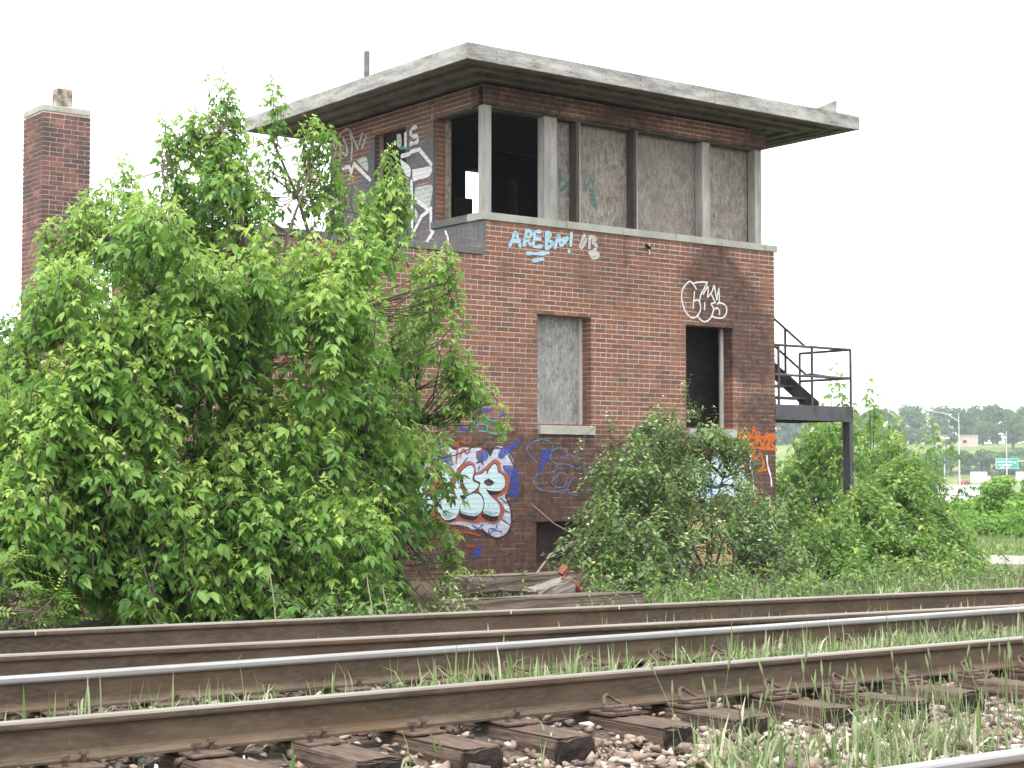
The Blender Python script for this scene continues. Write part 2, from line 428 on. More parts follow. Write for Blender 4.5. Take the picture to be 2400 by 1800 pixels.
# ================================================================== THE SETTING
def ground_h(x, y):
    r = np.hypot(x, y)
    near = np.where(y < 11.5, -.19, -.20)
    near = near - .03 * np.clip((y - 20) / 6, 0, 1) - .12 * np.clip((x - 20) / 4, 0, 1)
    far = np.interp(r, [0, 34, 130, 515, 590, 720, 1400], [-.33, -.4, -1.10, -1.10, 10.9, 15.0, 16.0])
    k = np.clip((r - 26) / 8, 0, 1)
    und = .05 * np.sin(x * .9) * np.cos(y * 1.1) * np.clip((y - 11.5) / 3, 0, 1)
    return near * (1 - k) + far * k + und
rs = np.sort(np.concatenate([np.linspace(.0, 40, 60), np.geomspace(42, 2600, 60), [514, 516, 530, 550, 570, 589, 591]]))
NA = 144
ang = np.linspace(0, 2 * math.pi, NA, endpoint=False)
gx = (rs[:, None] * np.cos(ang)[None]).ravel(); gy = (rs[:, None] * np.sin(ang)[None]).ravel()
gz = ground_h(gx, gy)
ii = np.arange(len(rs) - 1)[:, None] * NA + np.arange(NA)[None]
jj = np.arange(len(rs) - 1)[:, None] * NA + (np.arange(NA)[None] + 1) % NA
gf = np.stack([ii, ii + NA, jj + NA, jj], -1).reshape(-1, 4)
tag(mk('ground', np.stack([gx, gy, gz], 1), gf, M_GROUND, smooth=True, origin=np.zeros(3)), kind='structure')

# ballast bed: a slightly uneven sheet above the ground
SL = -0.035
def y_D(x): return 6.60 + SL * (x - 2.0)
bxs = np.linspace(-8, 42, 260); bys = np.linspace(1.0, 11.9, 62)
BX, BY = np.meshgrid(bxs, bys, indexing='ij')
def bed_h(x, y):
    d = y - y_D(x)
    h = -.132 + .082 * np.clip((d + .55) / .5, 0, 1) - .02 * np.clip((d - 2.2), 0, 3)
    e = np.clip((11.8 - y) / .6, 0, 1) * np.clip((y - 1.0) / .4, 0, 1)
    return h * e + (-.26) * (1 - e)
BZ = bed_h(BX, BY) + rng.normal(0, .008, BX.shape)
n0, n1 = BX.shape
q = (np.arange(n0 - 1)[:, None] * n1 + np.arange(n1 - 1)[None]).ravel()
ballast = tag(mk('ballast', np.stack([BX, BY, BZ], -1).reshape(-1, 3), np.stack([q, q + n1, q + n1 + 1, q + 1], 1), M_BED, smooth=True, origin=np.zeros(3)), kind='structure')

def strip(name, pts, w, z, mat):
    V = []; F = []
    for i, p in enumerate(pts):
        a = Vector(pts[max(i - 1, 0)]); b = Vector(pts[min(i + 1, len(pts) - 1)]); d = (b - a).normalized(); s = Vector((-d.y, d.x)) * (w / 2)
        zz = [float(ground_h(p[0] + k * s.x, p[1] + k * s.y)) + z if z < .5 else z - 2 for k in (-1, 1)]
        V += [(p[0] - s.x, p[1] - s.y, zz[0]), (p[0] + s.x, p[1] + s.y, zz[1])]
        if i: F.append((2 * i - 2, 2 * i - 1, 2 * i + 1, 2 * i))
    n_ = len(V); V += [(x_, y_, z_ - .4) for x_, y_, z_ in V]
    for i in range(1, n_ // 2):
        F += [(2 * i - 2, 2 * i, n_ + 2 * i, n_ + 2 * i - 2), (2 * i - 1, n_ + 2 * i - 1, n_ + 2 * i + 1, 2 * i + 1)]
    return tag(mk(name, V, F, mat), kind='structure')
strip('path', [(x, 18.95 + .012 * (x - 22)) for x in np.linspace(21.5, 75, 40)], 2.5, .03, M_PATH)
def rp(px, d): p = atd(px, 1118, d); return (p[0], p[1])
strip('road', [rp(1990, 150), rp(2170, 210), rp(2226, 260), rp(2255, 320), rp(2272, 400), rp(2300, 470), rp(2400, 540), rp(2560, 600)], 17, 2 - 1.04, M_ROAD)

# ================================================================== RAILS AND TIES
RAILP = [(-.070, 0), (.070, 0), (.070, .011), (.020, .026), (.011, .038), (.009, .120), (.012, .128), (.034, .138), (.037, .146), (.037, .162), (.030, .170), (.018, .1725), (-.018, .1725), (-.030, .170), (-.037, .162), (-.037, .146), (-.034, .138), (-.012, .128), (-.009, .120), (-.011, .038), (-.020, .026), (-.070, .011)]
def rail(pts, mat, label, z=.012):
    m = MB()
    V = []; F = []; n = len(RAILP)
    for i, p in enumerate(pts):
        a = Vector(pts[max(i - 1, 0)]); b = Vector(pts[min(i + 1, len(pts) - 1)]); d = (b - a).normalized(); s = Vector((d.y, -d.x))
        V += [(p[0] + s.x * u, p[1] + s.y * u, z + w) for u, w in RAILP]
    for i in range(len(pts) - 1):
        F += [(i * n + k, i * n + (k + 1) % n, (i + 1) * n + (k + 1) % n, (i + 1) * n + k) for k in range(n)]
    F += [tuple(reversed(range(n))), tuple(range((len(pts) - 1) * n, len(pts) * n))]
    m.add(V, F)
    o = m.build('rail', mat)
    bm = bmesh.new(); bm.from_mesh(o.data); bmesh.ops.recalc_face_normals(bm, faces=bm.faces[:]); bm.to_mesh(o.data); bm.free()
    return tag(o, label, 'rail')
def y_A(x): return 10.42 - .150 * (x - 4.0)
def y_B(x): return 8.985 - .150 * (x - 4.0)
def line(fn, a, b, st=2.0): return [(x, fn(x)) for x in np.arange(a, b + .01, st)]
rail(line(y_D, -6, 40), M_RAIL, 'rusty rail with tie plates and bare tie ends in front of it')
rail_c = rail(line(lambda x: y_D(x) + 1.507, -6, 40), M_RAIL_SHINY, 'polished bright rail with the shiniest head, grass growing before it')
rail_a = rail(line(y_A, -6, 20), M_RAIL, 'rusty rail running right below the trees and bushes')
rail(line(y_B, -6, 12.6, 1.86), M_RAIL, 'rusty rail converging with the polished rail beside it')
rail(line(lambda x: y_D(x) - 2.74, -2, 30), M_RAIL_SHINY, 'bright white-topped rail of the separate track beside the bare gravel')
# saw cuts / bond gaps on the far rail
for px, py in ((100, 1486), (1212, 1436), (1467, 1425)):
    p = onZ(px, py, .17); x = p[0]; y = y_A(x) - .0378
    MB().box(x - .004, x + .004, y - .002, y + .004, .155, .183).build('chalk_mark', M_STRIP, rail_a)

def make_tie(w, l0, l1, seed):
    o = MB().box(-w / 2, w / 2, -l0, l1, -.175, -.004).build('tie_timber', M_TIE, None, bevel=.012)
    rough_up(o, .007, 3, seed)
    return o
tie_meshes = []
for k in range(5):
    o = make_tie(.205 + .02 * rnd.random(), .60, 2.10, k); me = o.data; me.transform(Matrix.Translation(o.location)); tie_meshes.append(me); bpy.data.objects.remove(o)
# parts shared by the ties (local: the near rail's centre line is y = 0)
def part_mesh(m, mat, bevel=.0):
    o = m.build('tmp', mat, None, bevel=bevel); me = o.data; loc = Vector(o.location); bpy.data.objects.remove(o)
    me.transform(Matrix.Translation(loc)); return me
PLATE = part_mesh(MB().box(-.095, .095, -.20, .17, -.003, .010), M_IRON, .003)
SPIKE = part_mesh(MB().box(-.008, .008, -.008, .008, 0, .036).add([(-.017, -.016, .034), (.017, -.016, .034), (.017, .018, .034), (-.017, .018, .034), (-.015, -.014, .052), (.015, -.014, .052), (.013, .016, .050), (-.013, .016, .050)], BOXF), M_IRON)
def clip_mesh():
    pts = [(-.075, -.17, .03), (-.07, -.12, .045), (-.045, -.085, .075), (-.005, -.062, .080), (.03, -.075, .055), (.055, -.11, .035), (.09, -.12, .030), (.10, -.085, .032)]
    return part_mesh(MB().tube(pts, .0095, 7), M_IRON)
CLIP = clip_mesh()
CPLATE = part_mesh(MB().box(-.10, .10, -.22, .18, -.003, .014).box(-.085, .06, -.175, -.13, .0145, .040).box(-.05, .05, -.21, -.18, .0145, .028), M_IRON, .003)
def add_tie(x, yfn, slope, kind, label, group):
    a = math.atan(slope); y = yfn(x)
    t = thing('railway_tie', (x, y, 0), label, 'railway tie', group)
    t.rotation_euler = (0, 0, a + rnd.uniform(-.02, .02))
    def p(name, me, loc, parent=t, rz=0):
        o = bpy.data.objects.new(name, me); COL.objects.link(o); o.parent = parent; o.location = loc; o.rotation_euler = (0, 0, rz); return o
    p('timber', rnd.choice(tie_meshes), (0, rnd.uniform(-.07, .07), rnd.uniform(-.008, 0)))
    for yy in (0, 1.507):
        s = 1 if yy == 0 else -1
        pl = p('tie_plate', CPLATE if kind == 'clip' else PLATE, (0, yy, 0), rz=0 if s == 1 else math.pi)
        if kind == 'clip':
            p('rail_clip', CLIP, (.015, 0, 0), pl)
            p('rail_clip', CLIP, (-.015, 0, 0), pl, math.pi)
        else:
            p('spike', SPIKE, (.045, -.084, .008), pl); p('spike', SPIKE, (-.055, -.145, .004), pl, .4); p('spike', SPIKE, (-.045, .084, .008), pl, math.pi)
    return t
xs_tie = [x for x in np.arange(1.75, 15.2, .53)]
for x in xs_tie:
    x = float(x + rnd.uniform(-.04, .04)); clip = x > 5.05
    add_tie(x, y_D, SL, 'clip' if clip else 'spike',
            'weathered tie with curled spring clips holding the rail' if clip else 'weathered tie whose plates are held by square-headed spikes',
            'clipped ties of the near track' if clip else 'spiked ties of the near track')
for x in np.arange(3.3, 12.8, .56):
    add_tie(float(x), y_B, -.15, 'spike', 'half-buried tie carrying the two rusty far rails', 'ties of the far track')

# loose bar between the rails
p0 = onZ(690, 1527, .05); p1 = onZ(1008, 1508, .05)
tag(MB().beam(tuple(p0 + (0, 0, .0)), tuple(p1), .05, .05).build('steel_bar', M_RUST), 'short rusty steel bar lying loose between two rails', 'steel bar')

# ballast stones
def stone_shapes(n):
    out = []
    for k in range(n):
        r = random.Random(k + 50); bm = bmesh.new(); sc = Vector((1.15, r.uniform(.7, 1.0), r.uniform(.5, .8)))
        for i in range(8):
            v = Vector((r.gauss(0, 1), r.gauss(0, 1), r.gauss(0, 1))).normalized() * r.uniform(.85, 1.1); bm.verts.new((v.x * sc.x, v.y * sc.y, v.z * sc.z))
        h_ = bmesh.ops.convex_hull(bm, input=bm.verts[:]); junk = list({g_ for g_ in list(h_['geom_interior']) + list(h_['geom_unused']) if isinstance(g_, bmesh.types.BMVert)})
        if junk: bmesh.ops.delete(bm, geom=junk, context='VERTS')
        bmesh.ops.recalc_face_normals(bm, faces=bm.faces[:]); bm.verts.index_update()
        V = np.array([v.co[:] for v in bm.verts]); F = np.array([[v.index for v in f.verts] for f in bm.faces]); bm.free(); out.append((V, F))
    return out
SHAPES = stone_shapes(10)
def rotm(n):
    a, b, c = rng.uniform(0, 2 * math.pi, (3, n)); b = b * .12
    ca, sa, cb, sb = np.cos(a), np.sin(a), np.cos(b), np.sin(b)
    M = np.zeros((n, 3, 3)); M[:, 0, 0] = ca; M[:, 0, 1] = -sa * cb; M[:, 0, 2] = sa * sb; M[:, 1, 0] = sa; M[:, 1, 1] = ca * cb; M[:, 1, 2] = -ca * sb; M[:, 2, 1] = sb; M[:, 2, 2] = cb
    return M
def scatter(n, x0, x1, d0, d1):
    x = rng.uniform(x0, x1, n); d = rng.uniform(d0, d1, n); return x, y_D(x) + d
sx, sy = [], []
for n, x0, x1, d0, d1 in ((17000, 2.4, 10.0, -2.55, -.40), (6000, 1.5, 13, -.5, 2.2), (1500, 2, 14, 2.2, 4.2), (1200, 3.5, 8, -3.6, -2.5)):
    a_, b_ = scatter(n, x0, x1, d0, d1); sx.append(a_); sy.append(b_)
sx = np.concatenate(sx); sy = np.concatenate(sy)
ss = np.clip(rng.lognormal(math.log(.0230), .34, len(sx)), .012, .058)
szz = bed_h(sx, sy) + ss * rng.uniform(.1, 1.1, len(sx))
st = rng.random(len(sx)) ** 1.15
score = ss / np.hypot(sx, sy)
pxs = np.array([project((a, b, c)) for a, b, c in zip(sx, sy, szz)])
vis = (pxs[:, 0] > 350) & (pxs[:, 0] < 2390) & (pxs[:, 1] < 1790) & (sy < y_D(sx) - .5)
order = np.argsort(-np.where(vis, score, -1))[:300]
single = np.zeros(len(sx), bool); single[order] = True
V = []; F = []; T = []; base = 0
MR = rotm(len(sx))
for k, (sv, sf) in enumerate(SHAPES):
    idx = np.where((np.arange(len(sx)) % len(SHAPES) == k) & ~single)[0]
    vv = np.einsum('nij,vj->nvi', MR[idx], sv) * ss[idx][:, None, None] + np.stack([sx, sy, szz], 1)[idx][:, None, :]
    V.append(vv.reshape(-1, 3)); F.append((sf[None] + (base + np.arange(len(idx)) * len(sv))[:, None, None]).reshape(-1, 3)); T.append(np.repeat(st[idx], len(sv))); base += len(idx) * len(sv)
tag(mk('loose_stones', np.concatenate(V), np.concatenate(F), M_STONE, ballast, tint=np.concatenate(T)), kind='stuff')
smesh = []
for k, (sv, sf) in enumerate(SHAPES):
    o = mk('stone', sv, sf, M_STONE1, origin=np.zeros(3)); smesh.append(o.data); bpy.data.objects.remove(o)
for i in order:
    o = bpy.data.objects.new('stone', smesh[int(i) % len(smesh)]); COL.objects.link(o); o.parent = ballast
    o.location = (sx[i], sy[i], szz[i]); o.rotation_euler = (rnd.uniform(-.2, .2), rnd.uniform(-.2, .2), rnd.uniform(0, 6.28)); o.scale = (ss[i],) * 3

# ================================================================== THE SIGNAL TOWER
tower = thing('signal_tower', (16.4, YW, -.2), 'derelict two-storey brick signal tower with flat overhanging roof and graffiti', 'signal tower')

def cells(u0, u1, z0, z1, openings):
    us = sorted({u0, u1, *[o[0] for o in openings], *[o[1] for o in openings]}); zs = sorted({z0, z1, *[o[2] for o in openings], *[o[3] for o in openings]})
    us = [u for u in us if u0 <= u <= u1]; zs = [z for z in zs if z0 <= z <= z1]
    for a, b in zip(us, us[1:]):
        for c, d in zip(zs, zs[1:]):
            if not any(o[0] - 1e-6 <= a and b <= o[1] + 1e-6 and o[2] - 1e-6 <= c and d <= o[3] + 1e-6 for o in openings): yield a, b, c, d
def rows(u0, u1, z0, z1, openings, phase=0.0):
    out = []
    k0 = math.floor((z0 - ZREF) / COURSE); k1 = math.ceil((z1 - ZREF) / COURSE)
    for k in range(k0, k1):
        za, zb = max(ZREF + k * COURSE + .0070, z0), min(ZREF + (k + 1) * COURSE - .0070, z1)
        if zb - za < .015: continue
        zm = (za + zb) / 2; iv = [(u0, u1)]
        for o in openings:
            if o[2] < zm < o[3]:
                nv = []
                for a, b in iv:
                    if o[0] > a: nv.append((a, min(b, o[0])))
                    if o[1] < b: nv.append((max(a, o[1]), b))
                iv = [(a, b) for a, b in nv if b - a > .01]
        head = (k % 6 == 4); pit = BRICK / 2 if head else BRICK; off = phase + (0 if head else (k % 2) * BRICK / 2) + (k % 3) * .006
        for a, b in iv:
            i0 = math.floor((a - off) / pit); i1 = math.ceil((b - off) / pit)
            for i in range(i0, i1):
                ua, ub = max(a, off + i * pit + .0068), min(b, off + (i + 1) * pit - .0068)
                if ua - a < .04: ua = a
                if b - ub < .04: ub = b
                if ub - ua > .045 and not (out and out[-1][2] == za and out[-1][1] > ua): out.append((ua, ub, za, zb))
    return out
def brick_v(kind, plane, u0, u1, z0, z1, d0, d1):
    """kind 'y': wall facing -Y (u = X); kind 'x': wall facing -X (u = Y); 'X': facing +X"""
    if kind == 'y': return [(u0, plane + d1, z0), (u1, plane + d1, z0), (u1, plane + d1, z1), (u0, plane + d1, z1), (u0, plane - d0, z0), (u1, plane - d0, z0), (u1, plane - d0, z1), (u0, plane - d0, z1)]
    s = 1 if kind == 'x' else -1
    a, b = plane + s * d1, plane - s * d0
    return [(a, u1, z0), (a, u0, z0), (a, u0, z1), (a, u1, z1), (b, u1, z0), (b, u0, z0), (b, u0, z1), (b, u1, z1)] if kind == 'x' else [(a, u0, z0), (a, u1, z0), (a, u1, z1), (a, u0, z1), (b, u0, z0), (b, u1, z0), (b, u1, z1), (b, u0, z1)]
BRF = [(4, 5, 6, 7), (0, 1, 5, 4), (1, 2, 6, 5), (2, 3, 7, 6), (3, 0, 4, 7)]
brick_mb = MB(); singles = []
def lay(kind, plane, u0, u1, z0, z1, openings=(), phase=0.0, depth=.09, single=None):
    for ua, ub, za, zb in rows(u0, u1, z0, z1, openings, phase):
        pr = rnd.gauss(0, .0012); vs = brick_v(kind, plane, ua, ub, za, zb, pr, depth); t = rnd.random()
        if single and single(ua, ub, za, zb): singles.append((ub - ua, zb - za, ua, za, pr)); continue
        brick_mb.add(vs, BRF, t)

W1 = (14.544, 15.511, 1.862, 3.392); W2 = (17.333, 18.29, 1.862, 3.39); W3 = (14.524, 16.35, -.05, .529)
fr_open = [W1, W2, W3]
front_ext_top = 4.12
ck = []
def pick(ua, ub, za, zb):
    cx, cz = (ua + ub) / 2, (za + zb) / 2
    px, py = project((cx, YW, cz)); return ub - ua > .15 and 1105 < px < 1250 and cz > 1.72 and len(ck) < 300 and (ck.append(1) or True)
lay('y', YW, XE, XR, -.3, 4.602, fr_open + [(XE - 1, XC + .004, front_ext_top, 9)], XC + .005, single=pick)
# individually built bricks: alike pieces share mesh data
mcache = {}
for L, H, ua, za, pr in singles:
    key = (round(L, 3), round(H, 3))
    if key not in mcache:
        m = MB(); m.add(brick_v('y', 0, 0, L, 0, H, 0, .09), BRF); o = mk('brick', m.v, m.f, M_BRICK1, origin=np.zeros(3)); mcache[key] = o.data; bpy.data.objects.remove(o)
    link_mesh('brick', mcache[key], (ua, YW - pr, za), tower)
# left end of the wing, upper left wall, bands above the windows, right side
lay('x', XE, YW + .1, YB, -.3, 4.12, [(19.6, 20.6, 1.8, 3.3)])
LWIN = (20.33, 21.15, 4.9, 6.20)
lay('x', XC, YW + .1, 19.64, 4.22, 4.602, [])
lay('x', XC, 19.64, YB, 4.22, 6.46, [LWIN])
lay('x', XC, YW + .1, 19.64, 6.19, 6.46, [])
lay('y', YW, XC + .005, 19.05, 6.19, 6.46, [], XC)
lay('X', XR, YW + .1, YB, -.3, 4.602, [])
# brick returns inside the window openings (second row behind the face bricks)
for w in (W1, W2):
    for k in range(math.ceil((w[2] - ZREF) / COURSE), math.floor((w[3] - ZREF) / COURSE)):
        za, zb = ZREF + k * COURSE + .005, ZREF + (k + 1) * COURSE - .005
        split = .10 if k % 2 else .0
        brick_mb.box(w[1], w[1] + .08, YW + .1, YW + .215, za, zb, rnd.random())
for k in range(math.ceil((4.72 - ZREF) / COURSE), math.floor((6.18 - ZREF) / COURSE)):        # jamb of the corner window
    za, zb = ZREF + k * COURSE + .005, ZREF + (k + 1) * COURSE - .005
    brick_mb.box(XC + .002, XC + .20, 19.632, 19.70, za, zb, rnd.random()); brick_mb.box(XC + .215, XC + .30, 19.632, 19.70, za, zb, rnd.random())
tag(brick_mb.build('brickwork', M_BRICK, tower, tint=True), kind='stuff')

g = .006
def grow(o): return (o[0] - g, o[1] + g, o[2] - g, o[3] + g)
m = MB()
R_ = .005
for a, b, c, d in cells(XE + R_, XR - R_, -.35, 4.602, [grow(W1), grow(W2), grow(W3), (XE - 1, XC + R_, 4.12, 9)]): m.box(a, b, YW + R_, YW + .30, c, d)
for a, b, c, d in cells(YW + .30, YB, -.35, 4.10, [(19.6, 20.6, 1.8, 3.3)]): m.box(XE + R_, XE + .30, a, b, c, d)
m.box(XE + .30, XR - R_, YB - .25, YB - .002, -.35, 4.10)
m.box(XR - .30, XR - R_, YW + .30, YB - .25, -.35, 4.602)
m.build('wall', M_MORTAR, tower)
m = MB()
for a, b, c, d in cells(YW + .302, YB, 4.10, 6.452, [(YW, 19.64, 4.602, 6.19), grow(LWIN)]): m.box(XC + R_, XC + .28, a, b, c, d)
m.box(XC + R_, 19.04, YW + R_, YW + .28, 6.19, 6.452)
m.box(XC + R_, XC + .28, YW + .282, YW + .30, 6.19, 6.452)
m.build('upper_wall', M_MORTAR, tower)
# interior of the upper storey
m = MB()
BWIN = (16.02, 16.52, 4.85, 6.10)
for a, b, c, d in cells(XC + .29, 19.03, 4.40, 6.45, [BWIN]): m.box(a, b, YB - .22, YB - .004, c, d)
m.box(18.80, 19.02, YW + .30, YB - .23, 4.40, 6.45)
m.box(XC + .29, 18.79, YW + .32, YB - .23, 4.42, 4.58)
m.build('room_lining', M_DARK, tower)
MB().box(15.75, 16.1, YB - .30, YB - .225, 4.6, 5.6).build('plaster_patch', M_PLASTER, tower)
MB().box(16.86, 17.02, YB - .30, YB - .225, 4.6, 6.0).build('plaster_patch', M_PLASTER, tower)
# floor of the low wing's roof
MB().box(XE + .31, XC - .01, YW + .31, YB - .26, 4.0, 4.10).build('wing_roof', M_ROOF, tower)

# coping: pieces with open joints
cp = [XC - .035, 15.05, 16.08, 17.12, 18.05, 18.98, XR + .055]
for i, (a, b) in enumerate(zip(cp, cp[1:])):
    MB().box(a + (.004 if i else 0), b - .004, YW - .03 - .003 * (i % 2), YW + .33, 4.604 + .003 * (i == 5), 4.708 - .004 * (i == 5)).build('coping_stone', M_COPING, tower, bevel=.006)
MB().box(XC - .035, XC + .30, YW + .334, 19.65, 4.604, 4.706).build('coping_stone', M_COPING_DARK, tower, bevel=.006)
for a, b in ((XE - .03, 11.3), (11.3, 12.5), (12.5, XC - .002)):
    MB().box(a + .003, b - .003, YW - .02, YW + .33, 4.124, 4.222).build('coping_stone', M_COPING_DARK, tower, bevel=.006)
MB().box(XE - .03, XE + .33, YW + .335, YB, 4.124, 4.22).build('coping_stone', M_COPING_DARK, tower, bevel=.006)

# roof slab, fascia boards, soffit
O_ = .979
RX0, RX1, RY0, RY1 = XC - O_ + .03, 20.05, YW - O_ + .03, 23.31
roof = MB().box(RX0 + .002, RX1 - .002, RY0 + .002, RY1 - .002, 6.53, 6.655).build('roof', M_ROOF, tower)
zf0, zf1 = 6.464, 6.676
for a, b, dz in ((RX0 - .032, 17.0, 0), (17.008, RX1 + .03, -.004)):
    MB().box(a, b, RY0 - .035, RY0, zf0 + dz, zf1 + dz).build('fascia_board', M_FASCIA, roof, bevel=.004)
for a, b, dz in ((RY0 + .001, 20.4, 0), (20.406, RY1 + .03, -.003)):
    MB().box(RX0 - .030, RX0, a, b, zf0 + dz, zf1 + dz - .001).build('fascia_board', M_FASCIA, roof, bevel=.004)
MB().box(RX1, RX1 + .03, RY0 + .001, RY1 + .03, zf0, zf1).build('fascia_board', M_FASCIA, roof, bevel=.004)
MB().box(RX0 + .001, RX1 - .001, RY1, RY1 + .03, zf0, zf1).build('fascia_board', M_FASCIA, roof, bevel=.004)
def ring(n, e0, e1, z0, z1, mat, name):
    """four boards of a rectangular ring, e = inset from the roof edge"""
    x0, x1, y0, y1 = RX0, RX1, RY0, RY1
    MB().box(x0 + e0, x1 - e0, y0 + e0, y0 + e1, z0, z1).build(name, mat, roof)
    MB().box(x0 + e0, x1 - e0, y1 - e1, y1 - e0, z0, z1).build(name, mat, roof)
    MB().box(x0 + e0, x0 + e1, y0 + e1 + .002, y1 - e1 - .002, z0, z1).build(name, mat, roof)
    MB().box(x1 - e1, x1 - e0, y0 + e1 + .002, y1 - e1 - .002, z0, z1).build(name, mat, roof)
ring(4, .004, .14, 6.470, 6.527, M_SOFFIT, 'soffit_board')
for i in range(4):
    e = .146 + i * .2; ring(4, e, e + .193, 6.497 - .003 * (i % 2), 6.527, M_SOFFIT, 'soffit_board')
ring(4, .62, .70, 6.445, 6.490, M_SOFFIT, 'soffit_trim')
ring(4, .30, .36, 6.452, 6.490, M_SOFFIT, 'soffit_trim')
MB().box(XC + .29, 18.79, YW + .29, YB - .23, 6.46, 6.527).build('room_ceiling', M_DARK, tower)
# nail heads along the fascia
nm = MB()
for x in np.arange(13.1, 19.9, .62):
    for z in (6.52, 6.60):
        nm.box(x - .006, x + .006, RY0 - .038, RY0 - .0352, z - .008, z + .006)
nm.build('nail_heads', M_DARK, roof)
# vent pipe and loose flashing on the roof
MB().tube([(13.8, 21.66, 6.64), (13.8, 21.66, 7.56)], .045, 12).build('vent_pipe', M_PIPE, roof)
fl = MB().add([(19.15, 17.50, 6.675), (19.60, 17.50, 6.675), (19.60, 17.95, 6.675), (19.15, 17.95, 6.675), (19.58, 17.50, 6.86), (19.605, 17.50, 6.865), (19.605, 17.95, 6.865), (19.58, 17.95, 6.86)], [(0, 1, 5, 4), (1, 2, 6, 5), (2, 3, 7, 6), (3, 0, 4, 7), (4, 5, 6, 7), (0, 3, 2, 1)])
fl.build('loose_flashing', M_FASCIA, roof)

# window posts, mullions and boards of the upper storey (front)
PF = YW + .05                       # front of the posts
def post(x0, x1, y0, y1, mat, name, z0=4.709, z1=6.188): return MB().box(x0, x1, y0, y1, z0, z1).build(name, mat, tower)
post(13.66, 13.79, PF, PF + .12, M_POST, 'corner_post')
post(14.72, 14.945, PF + .01, PF + .16, M_POST, 'window_post')
post(15.30, 15.355, PF + .02, PF + .20, M_MULL, 'mullion'); post(15.356, 15.372, PF + .015, PF + .05, M_POST, 'mullion_bead')
post(16.38, 16.435, PF + .02, PF + .20, M_MULL, 'mullion'); post(16.436, 16.452, PF + .015, PF + .05, M_POST, 'mullion_bead')
o = post(17.745, 17.905, PF + .015, PF + .17, M_POST, 'window_post')
post(17.906, 17.93, PF + .05, PF + .12, M_STRIP, 'mullion_bead')
post(18.85, 18.99, PF + .005, PF + .16, M_POST, 'window_post')
for a, b in ((14.947, 15.298), (15.374, 16.378), (16.454, 17.743), (17.932, 18.848)):
    MB().box(a, b, PF + .175, PF + .195, 4.712, 6.187).build('window_board', M_OSB, tower)
MB().box(XC + .06, 18.99, PF + .005, PF + .22, 6.16, 6.189).build('window_head', M_MULL, tower)
MB().box(XC + .05, XC + .2, YW + .30, 19.63, 6.16, 6.189).build('window_head', M_MULL, tower)
MB().box(XC + .20, XC + .275, 19.58, 19.628, 4.71, 6.16).build('plaster_edge', simple('flaking_plaster', (.12, .085, .065), (.42, .38, .30), 14, .9), tower)
# left window: blackened board set in its opening
MB().box(XC + .10, XC + .12, LWIN[0], LWIN[1] - .16, LWIN[2], LWIN[3]).build('window_board', M_OSB_BLACK, tower)
MB().box(XC + .16, XC + .24, LWIN[1] - .16, LWIN[1], LWIN[2], LWIN[3]).build('window_frame', M_DARK, tower)
# ground-floor windows
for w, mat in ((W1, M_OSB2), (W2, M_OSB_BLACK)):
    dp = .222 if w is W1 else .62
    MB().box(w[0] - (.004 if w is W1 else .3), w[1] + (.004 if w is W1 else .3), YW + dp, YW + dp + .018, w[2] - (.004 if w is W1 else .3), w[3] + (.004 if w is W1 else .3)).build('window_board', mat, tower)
    MB().box(w[1] - .055, w[1] - .004, YW + .19, YW + .221, w[2] + .01, w[3] - .01).build('window_frame', M_STRIP, tower)
    s = MB()
    s.prism([(-.0, 0), (.0, 0)] if False else [(.055, 0), (.055, .115), (-.22, .145), (-.22, 0)], (w[0] - .0 + .02, YW, w[2] - .132), (w[1] + .03, YW, w[2] - .132))
    s.build('window_sill', M_COPING, tower)
MB().box(W3[0], W3[1], YW + .20, YW + .22, -.3, W3[3] + .004).build('basement_board', simple('bricked_up', (.03, .024, .022), (.075, .055, .048), 6, .95), tower)
MB().box(W3[0] - .10, W3[1] + .1, YW - .012, YW + .004, .532, .56).build('lintel', M_IRON, tower)
# short pipe stub under the coping
MB().tube([(16.56, YW + .01, 4.50), (16.54, YW - .10, 4.44)], .022, 8).build('pipe_stub', M_DARK, tower)
MB().box(16.60, 16.62, YW - .012, YW - .001, 4.36, 4.52).build('pipe_bracket', M_STRIP, tower)

# ------------------------------------------------------------------ graffiti: thin layers of paint on the wall planes
PAINT = {}
def paint(name, c, **kw):
    if name not in PAINT: PAINT[name] = paint_mat('paint_' + name, c, **kw)
    return PAINT[name]
P_WHITE = paint('white', (.80, .80, .80)); P_CYAN = paint('pale_cyan', (.58, .76, .80)); P_BLACK = paint('black', (.018, .018, .028))
P_RED = paint('orange_red', (.40, .085, .035), cover=.85, wear=.4); P_BLUE = paint('blue', (.050, .075, .34), cover=.85, wear=.5); P_SKY = paint('sky_blue', (.16, .28, .62), cover=.6, wear=.5)
P_TEAL = paint('teal', (.10, .42, .36), cover=.75, wear=.3); P_ORANGE = paint('orange', (.62, .15, .02), cover=.85, wear=.3); P_PALE = paint('pale_blue_white', (.60, .64, .74), cover=.9, wear=.3)
P_ICE = paint('ice_blue', (.42, .66, .78)); P_GREYW = paint('greyish_white', (.62, .63, .61), cover=.85, wear=.35); P_CREAM = paint('cream', (.62, .48, .24), cover=.85); P_DUSK = paint('dark_teal', (.18, .36, .40), cover=.5, wear=.5)
P_GREEN = paint('dull_teal', (.07, .27, .24), cover=.55, wear=.6)
